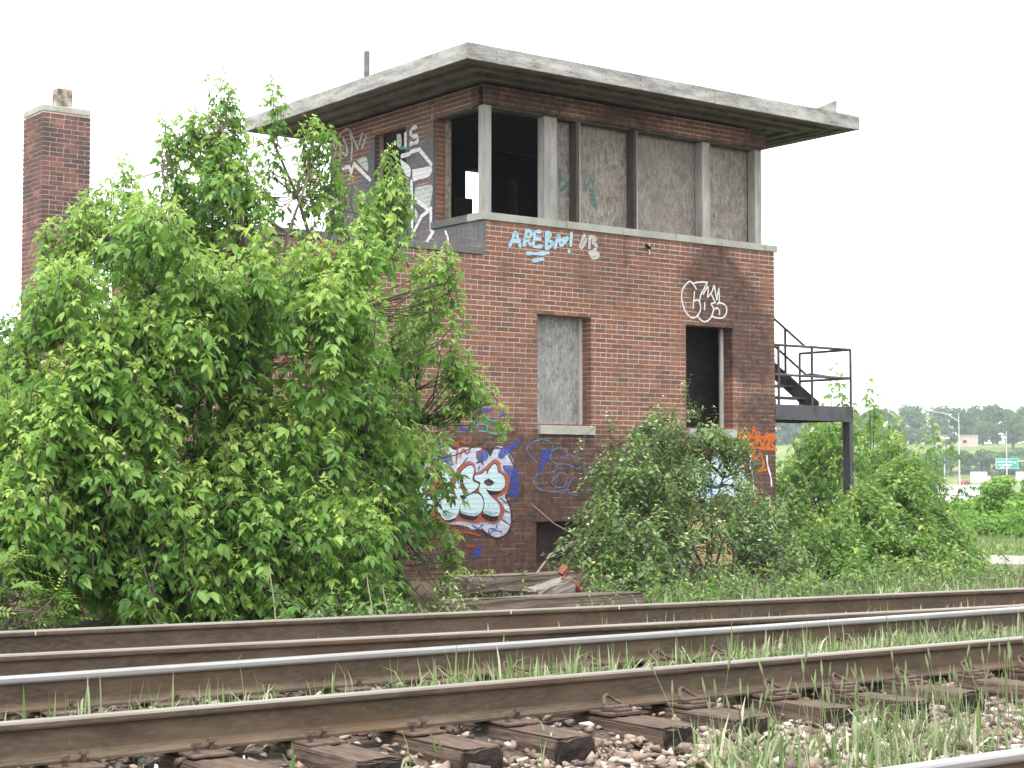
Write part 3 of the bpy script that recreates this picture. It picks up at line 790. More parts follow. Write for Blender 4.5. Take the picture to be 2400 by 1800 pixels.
def smooth_line(pts, n=6):
    P = [np.array(p, float) for p in pts]
    if len(P) < 3: return P
    out = []
    for i in range(len(P) - 1):
        p0, p1, p2, p3 = P[max(i - 1, 0)], P[i], P[i + 1], P[min(i + 2, len(P) - 1)]
        for k in range(n):
            t = k / n
            out.append(.5 * ((2 * p1) + (-p0 + p2) * t + (2 * p0 - 5 * p1 + 4 * p2 - p3) * t * t + (-p0 + 3 * p1 - 3 * p2 + p3) * t ** 3))
    out.append(P[-1]); return out
class Tag:
    """one graffito: strokes and fills measured on an enlarged photo window and laid out on a wall plane"""
    def __init__(s, x0, y0, sc, plane='y', at=YW): s.x0, s.y0, s.sc, s.plane, s.at = x0, y0, sc, plane, at
    def uv(s, p):
        q = (onY if s.plane == 'y' else onX)(s.x0 + p[0] / s.sc, s.y0 + p[1] / s.sc, s.at)
        return np.array([q[0] if s.plane == 'y' else q[1], q[2]])
    def w3(s, p, lift): return (p[0], s.at - lift, p[1]) if s.plane == 'y' else (s.at - lift, p[0], p[1])
    def draw(s, mat, layer, strokes=(), fills=(), w=.03, sm=True, name='graffiti', wob=True):
        lift = .0045 + .0025 * layer
        for si, st in enumerate(strokes):
            m = MB(); lift += .00013
            P = [s.uv(p) for p in (smooth_line(st) if sm else [np.array(p, float) for p in st])]
            n = len(P); L = []; Rr = []
            for i in range(n):
                d = P[min(i + 1, n - 1)] - P[max(i - 1, 0)]; d = d / (np.linalg.norm(d) + 1e-9); nn = np.array([-d[1], d[0]])
                ww = w * (.42 + .12 * math.sin(i * .9 + len(P))) if wob else w * .5
                L.append(P[i] + nn * ww); Rr.append(P[i] - nn * ww)
            # round ends: half discs joined to the ribbon
            k = 5
            def cap(c, a0): return [c + np.array([math.cos(a0 + q * math.pi / k), math.sin(a0 + q * math.pi / k)]) * w * .45 for q in range(1, k)]
            d0 = P[0] - P[min(1, n - 1)]; d1 = P[-1] - P[max(n - 2, 0)]
            c0 = cap(P[0], math.atan2(d0[1], d0[0]) - math.pi / 2); c1 = cap(P[-1], math.atan2(d1[1], d1[0]) - math.pi / 2)
            vs = [s.w3(p, lift) for p in L + Rr + c0 + c1]; fs = [(i, i + 1, n + i + 1, n + i) for i in range(n - 1)]
            fs += [tuple([0] + [2 * n + i for i in range(k - 1)] + [n]), tuple([2 * n - 1] + [2 * n + k - 1 + i for i in range(k - 1)] + [n - 1])]
            m.add(vs, fs); m.build(name, mat, tower)
        for fl in fills:
            m = MB(); lift += .00013
            loops = fl if isinstance(fl[0][0], (tuple, list)) else [fl]
            loops = [[s.uv(p) for p in smooth_line(list(lp) + [lp[0]], 4)[:-1]] for lp in loops]
            tri = tessellate_polygon([[Vector((p[0], p[1], 0)) for p in lp] for lp in loops])
            m.add([s.w3(p, lift) for lp in loops for p in lp], tri); m.build(name, mat, tower)

t = Tag(950, 500, 3.687)      # upper name
t.draw(P_ICE, 1, [[(900, 280), (925, 215), (952, 160), (970, 220), (990, 285)], [(915, 240), (985, 238)], [(1022, 275), (1045, 150)], [(1045, 148), (1088, 162), (1070, 205), (1036, 215), (1058, 240), (1078, 270)],
    [(1165, 160), (1118, 165), (1112, 225), (1105, 285), (1172, 285)], [(1112, 222), (1162, 222)], [(1218, 165), (1214, 305)], [(1215, 165), (1256, 182), (1222, 228), (1272, 262), (1218, 305)],
    [(1290, 298), (1318, 188), (1335, 275)], [(1298, 248), (1345, 232), (1398, 212)], [(1398, 215), (1352, 275)], [(1432, 178), (1426, 275)], [(1410, 326), (1413, 332)], [(1048, 346), (1140, 348), (1232, 344)], [(1105, 408), (1186, 396)]], w=.055)
t.draw(P_GREYW, 1, [[(1545, 192), (1512, 262), (1520, 302), (1562, 225)], [(1592, 205), (1586, 300)], [(1590, 203), (1648, 215), (1612, 250), (1655, 285), (1618, 332)]], w=.050)
t.draw(P_GREYW, 0, fills=[[(1575, 330), (1620, 315), (1675, 340), (1665, 390), (1610, 395)]])
t = Tag(1580, 640, 12.764)    # white outline name over the second window
t.draw(P_WHITE, 1, [[(655, 485), (600, 385), (480, 250), (360, 320), (258, 460), (215, 650), (230, 850), (290, 1060), (380, 1220), (500, 1325), (600, 1330), (700, 1260), (772, 1120), (780, 980), (740, 850), (660, 808), (592, 840)],
    [(600, 560), (572, 850), (557, 1060)], [(560, 320), (640, 288), (800, 270), (985, 285)], [(985, 285), (910, 420), (860, 520), (790, 650), (752, 810)], [(860, 635), (1000, 405), (990, 730)], [(990, 730), (1120, 560), (1180, 370), (1210, 500), (1268, 800)], [(1268, 800), (1330, 450), (1340, 880)],
    [(1105, 640), (1222, 885)], [(1222, 885), (1095, 925), (1160, 1040), (1150, 1180), (1060, 1370), (910, 1460), (790, 1400), (690, 1300)], [(905, 885), (895, 1100)], [(1280, 920), (1350, 892), (1490, 940), (1560, 1060), (1540, 1220), (1450, 1330), (1320, 1350), (1180, 1320), (1120, 1280)], [(1190, 1090), (1262, 1042), (1330, 1100), (1350, 1180), (1330, 1240)]], w=.024, wob=False)
t = Tag(980, 1020, 6.146)     # the big bubble-letter piece
cloud = [(130, 330), (250, 190), (400, 140), (520, 215), (640, 175), (780, 185), (940, 190), (1025, 270), (1100, 175), (1200, 165), (1300, 250), (1380, 420), (1330, 600), (1300, 760), (1250, 880), (1320, 1050), (1338, 1250), (1280, 1400), (1140, 1480), (1000, 1430), (900, 1350), (780, 1360), (650, 1300), (300, 1290), (60, 1410), (-60, 1330), (-80, 800), (20, 500)]
t.draw(P_PALE, 0, fills=[cloud])
t.draw(P_WHITE, 1, [[(1270, 300), (1345, 420), (1340, 470)], [(160, 300), (250, 200), (390, 135)], [(1200, 940), (1290, 930)], [(1230, 1040), (1310, 1040)], [(1240, 1140), (1320, 1150)], [(1190, 1260), (1300, 1300)], [(270, 400), (480, 395)], [(300, 270), (440, 250)], [(560, 460), (640, 380)]], w=.03)
t.draw(P_BLUE, 2, [[(1185, 910), (1280, 985)], [(1225, 1080), (1300, 1110)], [(1200, 1210), (1310, 1290)], [(1130, 1290), (1110, 1350), (1020, 1350), (1020, 1420), (1090, 1370), (1200, 1390)], [(920, 1290), (860, 1340), (780, 1300)], [(880, 450), (860, 500)], [(560, 500), (700, 330)]], [[(215, 240), (330, 200), (480, 330), (495, 440), (330, 380), (215, 370)], [(830, 230), (980, 210), (1000, 330), (930, 380), (840, 350)], [(1150, 260), (1210, 180), (1350, 140), (1350, 230), (1260, 290), (1210, 340), (1150, 320)], [(1215, 430), (1380, 450), (1445, 590), (1430, 860), (1310, 870), (1320, 690), (1290, 570), (1225, 500)], [(1350, 120), (1450, 60), (1440, 150), (1370, 190)]], w=.024)
t.draw(P_RED, 3, [[(520, 150), (600, 90), (700, 120), (760, 60)], [(380, 300), (370, 180), (420, 230)], [(600, 300), (640, 200), (700, 270), (740, 190)], [(850, 330), (900, 220), (960, 150)], [(560, 100), (560, 200), (540, 400)], [(500, 1340), (580, 1390), (700, 1400), (880, 1440)], [(640, 1440), (560, 1560)], [(700, 1590), (790, 1590)]], [[(60, 560), (160, 440), (300, 425), (430, 430), (500, 490), (525, 545), (600, 440), (720, 370), (810, 420), (832, 530), (940, 470), (1040, 380), (1110, 340), (1180, 400), (1190, 500), (1290, 570), (1310, 680), (1280, 790), (1200, 870), (1130, 900), (1200, 980), (1240, 1080), (1200, 1200), (1100, 1275), (960, 1250), (800, 1270), (600, 1235), (400, 1270), (200, 1230), (-60, 1230), (-90, 900), (-40, 640)]], w=.035)
LE = [(735, 435), (785, 455), (793, 530), (770, 630), (795, 675), (850, 690), (862, 722), (825, 775), (745, 832), (650, 862), (600, 868), (640, 925), (710, 870), (790, 838), (870, 855), (922, 925), (930, 1015), (900, 1100), (820, 1160), (700, 1150), (605, 1110), (598, 1020), (580, 940), (540, 870), (500, 830), (512, 740), (550, 640), (605, 540), (665, 470)]
LP = [(1095, 410), (1125, 450), (1140, 530), (1200, 570), (1240, 640), (1235, 730), (1190, 790), (1100, 805), (1000, 790), (970, 780), (1010, 850), (1080, 920), (1150, 990), (1170, 1070), (1150, 1150), (1060, 1165), (960, 1130), (930, 1090), (945, 1000), (930, 900), (870, 810), (865, 770), (885, 690), (850, 660), (805, 640), (810, 580), (900, 560), (965, 510), (980, 570), (1000, 520), (1045, 450)]
LN = [(265, 540), (330, 490), (400, 470), (470, 510), (485, 580), (450, 650), (440, 760), (480, 840), (550, 900), (590, 980), (580, 1080), (540, 1170), (470, 1210), (380, 1220), (310, 1150), (265, 1060), (260, 960), (290, 880), (350, 820), (400, 760), (370, 660), (330, 580)]
LM = [(20, 580), (120, 590), (220, 480), (180, 600), (150, 680), (170, 740), (90, 820), (180, 870), (220, 950), (200, 1040), (100, 1100), (0, 1050), (-40, 800)]
t.draw(P_BLACK, 4, [L + [L[0]] for L in (LE, LP, LN, LM)] + [[(1250, 870), (1320, 1050), (1335, 1250), (1280, 1400), (1150, 1480), (1000, 1430), (910, 1350)], [(150, 320), (250, 200), (390, 145)], [(1030, 290), (1090, 190), (1200, 190)], [(1030, 290), (1000, 210), (930, 190)], [(1300, 290), (1375, 440)], [(840, 400), (900, 375), (930, 430)]],
       [[(585, 1120), (700, 1165), (830, 1165), (860, 1160), (800, 1225), (690, 1215), (590, 1170)], [(905, 1120), (1000, 1165), (1130, 1165), (1120, 1230), (1010, 1235), (910, 1170)], [(975, 790), (1100, 815), (1190, 800), (1130, 855), (1030, 850)], [(330, 1190), (430, 1230), (540, 1195), (440, 1250)]], w=.026)
t.draw(P_CYAN, 5, fills=[LE, LP, LN, LM])
t.draw(P_BLACK, 6, fills=[[(655, 560), (638, 640), (652, 720), (702, 800), (650, 802), (610, 760), (585, 690), (592, 630), (620, 580)], [(585, 872), (700, 856), (650, 925), (620, 930)], [(1000, 622), (1078, 670), (1060, 712), (1000, 728), (948, 700), (942, 660)]])
t.draw(P_RED, 7, [[(612, 690), (625, 760), (660, 785)], [(960, 690), (1020, 700)]], w=.016)
t.draw(P_DUSK, 6, fills=[[(600, 1080), (720, 1120), (830, 1115), (890, 1090), (820, 1150), (700, 1145), (610, 1110)], [(950, 1070), (1050, 1100), (1150, 1110), (1060, 1155), (960, 1125)], [(660, 1010), (690, 1030), (665, 1060)], [(990, 1000), (1015, 1020), (990, 1050)], [(690, 930), (715, 945), (695, 965)], [(380, 990), (410, 1010), (385, 1035)], [(330, 1110), (480, 1110), (540, 1130), (450, 1195), (370, 1190)], [(270, 900), (310, 880), (330, 1000), (280, 1010)]])
t = Tag(900, 900, 3.318)      # blue outline name and teal tag
t.draw(P_SKY, 1, [[(1190, 612), (1125, 545), (1110, 495), (1160, 450), (1240, 433), (1302, 462), (1308, 512), (1290, 580), (1342, 632), (1320, 680), (1205, 700), (1165, 742), (1182, 800), (1242, 830), (1332, 836), (1422, 820)], [(1302, 520), (1370, 496), (1416, 520), (1415, 560), (1355, 576), (1450, 558), (1532, 582), (1530, 622), (1502, 660), (1440, 632), (1370, 622), (1332, 650)],
    [(1510, 660), (1560, 626), (1632, 642), (1640, 680), (1580, 692), (1570, 722), (1660, 722), (1702, 770), (1680, 822), (1560, 832), (1500, 862), (1440, 850), (1432, 780), (1482, 722)], [(1300, 762), (1372, 690), (1422, 722), (1402, 792), (1342, 802), (1300, 768)]], w=.021)
t.draw(P_BLUE, 0, fills=[[(1222, 512), (1292, 510), (1296, 582), (1268, 612), (1200, 690), (1214, 600)], [(612, 182), (820, 190), (810, 222), (640, 215)], [(565, 310), (620, 340), (660, 375), (600, 360)], [(905, 205), (935, 225), (900, 265)], [(690, 1290), (760, 1260), (740, 1340), (690, 1350)]])
t.draw(P_TEAL, 1, [[(676, 236), (722, 256), (694, 320), (673, 372)], [(692, 326), (742, 312), (806, 312)], [(768, 240), (796, 300), (800, 362)], [(738, 364), (800, 372), (870, 388), (932, 372), (930, 320), (882, 292), (820, 280), (790, 252)]], w=.027)
t = Tag(1400, 950, 3.318)     # orange scrawl, white legs, pieces behind the flowering bush
t.draw(P_ORANGE, 1, [[(1100, 215), (1120, 290), (1105, 345), (1160, 300), (1175, 220)], [(1130, 200), (1150, 260), (1200, 230), (1220, 170), (1240, 300)], [(1180, 320), (1260, 280), (1300, 330), (1340, 270)], [(1250, 210), (1280, 320), (1320, 215), (1335, 330)], [(1340, 225), (1385, 240), (1350, 290), (1390, 345)], [(1100, 265), (1200, 250), (1390, 255)], [(1110, 345), (1240, 330), (1385, 345)], [(1215, 360), (1200, 425), (1245, 400), (1268, 380), (1290, 470), (1245, 505), (1310, 500)]], w=.055)
t.draw(P_RED, 2, [[(1130, 260), (1140, 320)], [(1200, 275), (1230, 330)], [(1290, 260), (1300, 310)]], w=.02)
t.draw(P_WHITE, 2, [[(1192, 390), (1184, 470), (1204, 560), (1212, 645)], [(1314, 392), (1322, 470), (1346, 560), (1352, 625)], [(1340, 740), (1335, 800)]], w=.036)
t.draw(P_CYAN, 1, fills=[[(740, 470), (800, 400), (850, 420), (900, 390), (950, 370), (1040, 350), (1110, 420), (1080, 480), (1150, 560), (1170, 690), (1110, 735), (1000, 690), (860, 730), (760, 690), (730, 600)]])
t.draw(P_BLACK, 2, [[(760, 480), (830, 520), (900, 480), (980, 560), (1060, 520), (1140, 600)], [(800, 600), (900, 640), (1020, 620), (1120, 680)], [(870, 400), (880, 500)]], w=.045)
t.draw(P_BLUE, 3, [[(880, 560), (884, 720)], [(1150, 860), (1330, 880), (1350, 930)], [(1310, 900), (1320, 1060), (1300, 1200), (1320, 1330)]], w=.05)
t.draw(P_SKY, 2, [[(1170, 850), (1260, 870), (1340, 920)], [(1290, 1120), (1310, 1330)], [(1330, 1000), (1310, 1150)]], w=.11)
t.draw(P_CREAM, 1, fills=[[(690, 890), (800, 870), (1000, 900), (1060, 1000), (1060, 1210), (900, 1240), (730, 1210), (700, 1050)]])
t.draw(P_RED, 2, [[(1130, 740), (1180, 770), (1250, 760)], [(830, 430), (850, 450)]], w=.05)
t = Tag(740, 250, 4.74, 'x', XC)   # grey painted side wall
t.draw(P_WHITE, 1, [[(305, 685), (375, 665)], [(375, 665), (400, 730)], [(400, 730), (430, 635)], [(430, 635), (610, 815)], [(1060, 505), (1155, 475)], [(1155, 475), (1290, 640)], [(1068, 830), (1076, 1210)], [(1076, 1210), (1074, 1440)], [(1110, 1030), (1245, 1135)], [(1288, 1130), (1180, 1220)], [(1180, 1220), (1090, 1400)], [(1310, 1390), (1220, 1535)], [(960, 550), (1050, 525)], [(1285, 1160), (1285, 1370)]], w=.062, sm=False)
t.draw(P_WHITE, 1, fills=[[(1078, 700), (1180, 682), (1288, 665), (1288, 740), (1240, 788), (1160, 805), (1088, 825)], [(170, 905), (210, 865), (250, 920), (245, 1170), (200, 1170), (196, 1000)], [(940, 580), (1050, 670), (1050, 780), (980, 730)], [(100, 1010), (185, 965), (190, 1190), (110, 1340)]])
t.draw(P_GREYW, 1, [[(260, 350), (300, 282), (370, 255), (405, 320), (470, 462)], [(310, 350), (350, 450), (352, 540), (308, 512)], [(388, 300), (408, 420), (400, 598)], [(268, 400), (285, 512)], [(165, 520), (192, 400), (225, 480), (245, 395)], [(520, 300), (490, 410)], [(565, 330), (520, 460)]], w=.050)
t.draw(P_GREYW, 0, fills=[[(1110, 900), (1290, 872), (1288, 1010), (1248, 1128), (1112, 1020)], [(460, 600), (540, 555), (578, 600), (575, 720)], [(1100, 1120), (1140, 1200), (1110, 1290)]])
t.draw(P_WHITE, 2, [[(1120, 228), (1072, 250), (1066, 318), (1132, 332), (1130, 392), (1060, 412)], [(1003, 300), (1003, 432)]], w=.07)
t.draw(P_GREYW, 2, fills=[[(905, 312), (950, 308), (958, 430), (915, 445)]])
t.draw(P_TEAL, 1, fills=[[(930, 445), (1050, 430), (1040, 465), (940, 475)]])
t.draw(P_WHITE, 1, [[(1440 + 6, 1390), (1468, 1440), (1476, 1500), (1470, 1568)]], w=.05)
t = Tag(700, 50, 3.016, 'y', PF + .172)   # teal scrawl on the boards
t.draw(P_GREEN, 1, [[(1845, 1055), (1850, 1190), (1925, 1130), (1895, 1235), (1930, 1200)], [(1855, 1100), (1895, 1150), (1850, 1190)], [(2020, 1110), (2015, 1200), (2070, 1120), (2090, 1250), (2060, 1190)], [(2060, 1230), (2110, 1290), (2090, 1310), (2070, 1270)]], w=.055)

# ================================================================== CHIMNEY
CX0, CX1, CY0, CY1, CZT = 9.187, 9.895, 22.8, 23.51, 6.255
chim = thing('brick_chimney', (9.54, 23.15, -.3), 'tall square brick chimney with stone cap and stained clay flue', 'chimney')
MB().box(CX0 + .008, CX1 - .008, CY0 + .008, CY1 - .008, -.4, CZT).build('chimney_core', M_CMORTAR, chim)
ccache = {}
far_mb = MB(); nb = 0
for kind, plane, u0, u1 in (('y', CY0, CX0, CX1), ('x', CX0, CY0 + .1, CY1), ('X', CX1, CY0 + .1, CY1)):
    for ua, ub, za, zb in rows(u0, u1, -.35, CZT - .002, [], CX0 + .0 if kind == 'y' else CY0):
        pr = rnd.gauss(0, .0012)
        px, py = project(((ua + ub) / 2 if kind == 'y' else plane, plane if kind == 'y' else (ua + ub) / 2, za))
        if kind != 'X' and py < 830 and nb < 300:
            nb += 1; key = (kind, round(ub - ua, 3), round(zb - za, 3))
            if key not in ccache:
                vs = brick_v(kind, 0, 0, ub - ua, 0, zb - za, 0, .09); o = mk('brick', vs, BRF, M_CBRICK, origin=np.zeros(3)); ccache[key] = o.data; bpy.data.objects.remove(o)
            link_mesh('brick', ccache[key], (ua, plane - pr, za) if kind == 'y' else (plane - pr, ua, za), chim)
        else: far_mb.add(brick_v(kind, plane, ua, ub, za, zb, pr, .09), BRF, rnd.random())
tag(far_mb.build('brickwork', chimney_mat('chimney_brick_joined', 'attr'), chim, tint=True), kind='stuff')
MB().box(CX0 - .004, CX1 + .004, CY0 - .004, CY1 + .004, CZT + .002, CZT + .092).build('chimney_cap', M_COPING, chim, bevel=.008)
fx, fy = 9.56, 23.02
fm = MB(); fo, fi, f0, f1 = .108, .085, CZT + .093, CZT + .093 + .28
for a, b, c, d in ((-fo, fo, -fo, -fi), (-fo, fo, fi, fo), (-fo, -fi, -fi + .001, fi - .001), (fi, fo, -fi + .001, fi - .001)): fm.box(fx + a, fx + b, fy + c, fy + d, f0, f1)
fm.build('clay_flue', M_FLUE, chim)
MB().box(CX0 - .012, CX0 + .17, CY0 - .016, CY0 + .20, 3.87, 4.10).build('metal_plate', simple('zinc_plate', (.16, .17, .19), (.26, .27, .30), 9, .6, .3), chim)

# ================================================================== STEEL STAIR
stair = thing('steel_staircase', (20.1, 18.6, -.3), 'dark steel outside staircase with pipe handrails beside the brick corner', 'staircase')
PX0, PX1, PY0, PY1 = XR + .012, 20.98, 18.46, 19.60
MB().prism([(-.035, 0), (.035, 0), (.035, .012), (-.022, .012), (-.022, .222), (.035, .222), (.035, .234), (-.035, .234)], (PX1, PY0 + .03, 2.025), (PX0, PY0 + .03, 2.025)).build('beam', M_STEEL, stair)
MB().prism([(-.035, 0), (.035, 0), (.035, .234), (-.035, .234)], (PX0, PY1, 2.025), (PX1, PY1, 2.025)).build('beam', M_STEEL, stair)
MB().box(PX1 - .04, PX1 + .012, PY0 + .07, PY1 - .04, 2.03, 2.25).build('beam', M_STEEL, stair)
MB().box(20.22, PX1 - .045, PY0 + .07, PY1 - .04, 2.245, 2.258).build('landing_plate', M_STEEL, stair)
for y in (PY0 + .08,):
    MB().box(PX1 - .075, PX1 + .008, y - .075, y - .065, -.35, 2.022).box(PX1 - .075, PX1 + .008, y + .065, y + .075, -.35, 2.022).box(PX1 - .04, PX1 - .028, y - .064, y + .064, -.35, 2.022).build('column', M_STEEL, stair)
sl = (3.85 - 2.26) / (20.75 - 18.52)
for x in (PX0 + .02, 20.20):
    MB().add([(x - .008, 18.50, 2.262), (x + .008, 18.50, 2.262), (x + .008, 22.0, 2.262 + 3.5 * .72), (x - .008, 22.0, 2.262 + 3.5 * .72), (x - .008, 18.28 + .16, 2.262), (x + .008, 18.28 + .16, 2.262)], [(0, 1, 2, 3)]).v and None
    z0 = 2.262
    prof = [(18.47, z0), (18.80, z0), (22.2, z0 + 3.4 * .72), (22.2, z0 + 3.4 * .72 + .26), (18.47, z0 + .06)]
    vs = [(x + s, y, z) for s in (-.008, .008) for y, z in prof]; n = len(prof)
    MB().add(vs, [tuple(reversed(range(n))), tuple(range(n, 2 * n))] + [(i, (i + 1) % n, n + (i + 1) % n, n + i) for i in range(n)]).build('stringer', M_STEEL, stair)
for i in range(11):
    y = 18.72 + i * .285; z = z0 + .105 + i * .205
    MB().box(PX0 + .032, 20.188, y, y + .27, z, z + .035).build('tread', M_STEEL, stair)
def rail_tube(pts, name='handrail', r=.021): return MB().tube(pts, r, 8).build(name, M_STEEL, stair)
hy = PY0 + .04
for z, nm_ in ((3.18, 'handrail'), (2.72, 'mid_rail')):
    rail_tube([(PX0 - .0, hy, z), (PX1, hy, z)], nm_)
    rail_tube([(PX1, hy + .02, z), (PX1, PY1, z)], nm_)
for x in (19.33, 20.08, PX1): rail_tube([(x, hy, 2.262), (x, hy, 3.175)], 'rail_post')
rail_tube([(PX1, PY1, 2.262), (PX1, PY1, 3.175)], 'rail_post')
for dz, nm_ in ((.94, 'handrail'), (.50, 'mid_rail')):
    rail_tube([(20.2, 18.60, z0 + dz - .0), (20.2, 18.74, z0 + dz), (20.2, 22.1, z0 + dz + 3.36 * .735)], nm_)
for y in (19.18, 20.1, 21.0, 21.9): rail_tube([(20.2, y, z0 + .1 + (y - 18.8) * .72), (20.2, y, z0 + .93 + (y - 18.74) * .735)], 'rail_post')
rail_tube([(20.2, 18.60, z0 + .94), (20.9, 18.56, 3.17)], 'handrail', .018); rail_tube([(20.2, 18.60, z0 + .50), (20.9, 18.56, 2.71)], 'mid_rail', .018)

# ================================================================== DEBRIS BY THE FAR RAIL
def timber(a, b, w, h, label, seed, mat=M_TIMBER, name='timber_beam'):
    o = MB().beam(a, b, w, h).build(name, mat, None, bevel=.012); rough_up(o, .013, 3, seed); return tag(o, label, 'timber' if 'timber' in name else 'slab')
P = lambda px, py, Y: tuple(onY(px, py, Y))
timber(P(1040, 1434, 12.55), P(1490, 1412, 12.45), .24, .20, 'long weathered timber lying just behind the far rail', 1)
timber(P(1080, 1372, 13.3), P(1335, 1358, 13.5), .2, .16, 'dark squared timber lying behind the tilted concrete slab', 2)
timber(P(1245, 1403, 12.95), P(1330, 1372, 12.9), .28, .17, 'pale broken concrete slab tilted on the timbers', 3, M_SLAB, 'concrete_slab')
sh = MB().tube([P(1318, 1358, 12.86), P(1345, 1372, 12.86), P(1362, 1392, 12.86)], [.025, .055, .02], 8).build('rusted_pipe', M_RUST); tag(sh, 'orange rusted pipe end sticking out behind the concrete slab', 'pipe')
o = MB().box(0, .11, 0, .06, 0, .09).build('brick_fragment', simple('fresh_red_brick', (.19, .065, .04), (.27, .11, .075), 12, .9)); o.location = onY(1316, 1348, 13.1); o.rotation_euler = (.5, .5, .6); rough_up(o, .006, 1, 5)
tag(o, 'broken orange-red brick standing on the dark timber', 'brick')
# a boarded panel and a pipe showing under the tree
o = MB().box(0, .45, 0, .03, 0, 1.5).build('plywood_board', simple('raw_plywood', (.36, .24, .10), (.50, .35, .17), 5, .85, stretch=(1, 1, .2))); pb = onY(178, 1440, 16.5); o.location = (pb[0] + .22, 16.5, -.22)
tag(o, 'yellowish plywood board standing under the big tree', 'board')
tag(MB().tube([P(75, 1343, 15.0), P(165, 1352, 15.4)], .03, 8).build('conduit_pipe', simple('grey_conduit', (.20, .20, .22), (.3, .3, .33), 6, .5)), 'thin grey pipe sticking out under the big tree', 'pipe')

# ================================================================== PLANTS
def unit(v): return v / (np.linalg.norm(v, axis=-1, keepdims=True) + 1e-9)
def leaflets(Bp, D, Nn, L, W, tint, droop=.15, cup=.14):
    """pointed, folded leaf blades that curve down: eight points, eight triangles each"""
    D = unit(D); Nn = unit(Nn - (Nn * D).sum(-1, keepdims=True) * D); S = np.cross(D, Nn); L = L[:, None]; W = W[:, None]
    def at(u, w): return Bp + D * L * u - Nn * L * droop * u * u + S * W * w + Nn * W * (cup * abs(w) * 2)
    V = np.stack([Bp, at(.30, .46), at(.33, 0), at(.30, -.46), at(.62, .36), at(.66, 0), at(.62, -.36), at(1.0, 0)], 1)
    n = len(Bp); f = np.array([[0, 2, 1], [0, 3, 2], [1, 2, 5], [1, 5, 4], [2, 3, 6], [2, 6, 5], [4, 5, 7], [5, 6, 7]])
    F = (np.arange(n)[:, None, None] * 8 + f[None]).reshape(-1, 3)
    return V.reshape(-1, 3), F, np.repeat(np.clip(tint, 0, 1), 8)
def join(parts):
    V = []; F = []; T = []; b = 0
    for v, f, t_ in parts: V.append(v); F.append(f + b); T.append(t_); b += len(v)
    return np.concatenate(V), np.concatenate(F), np.concatenate(T)
UP = np.array([0, 0, 1.0])
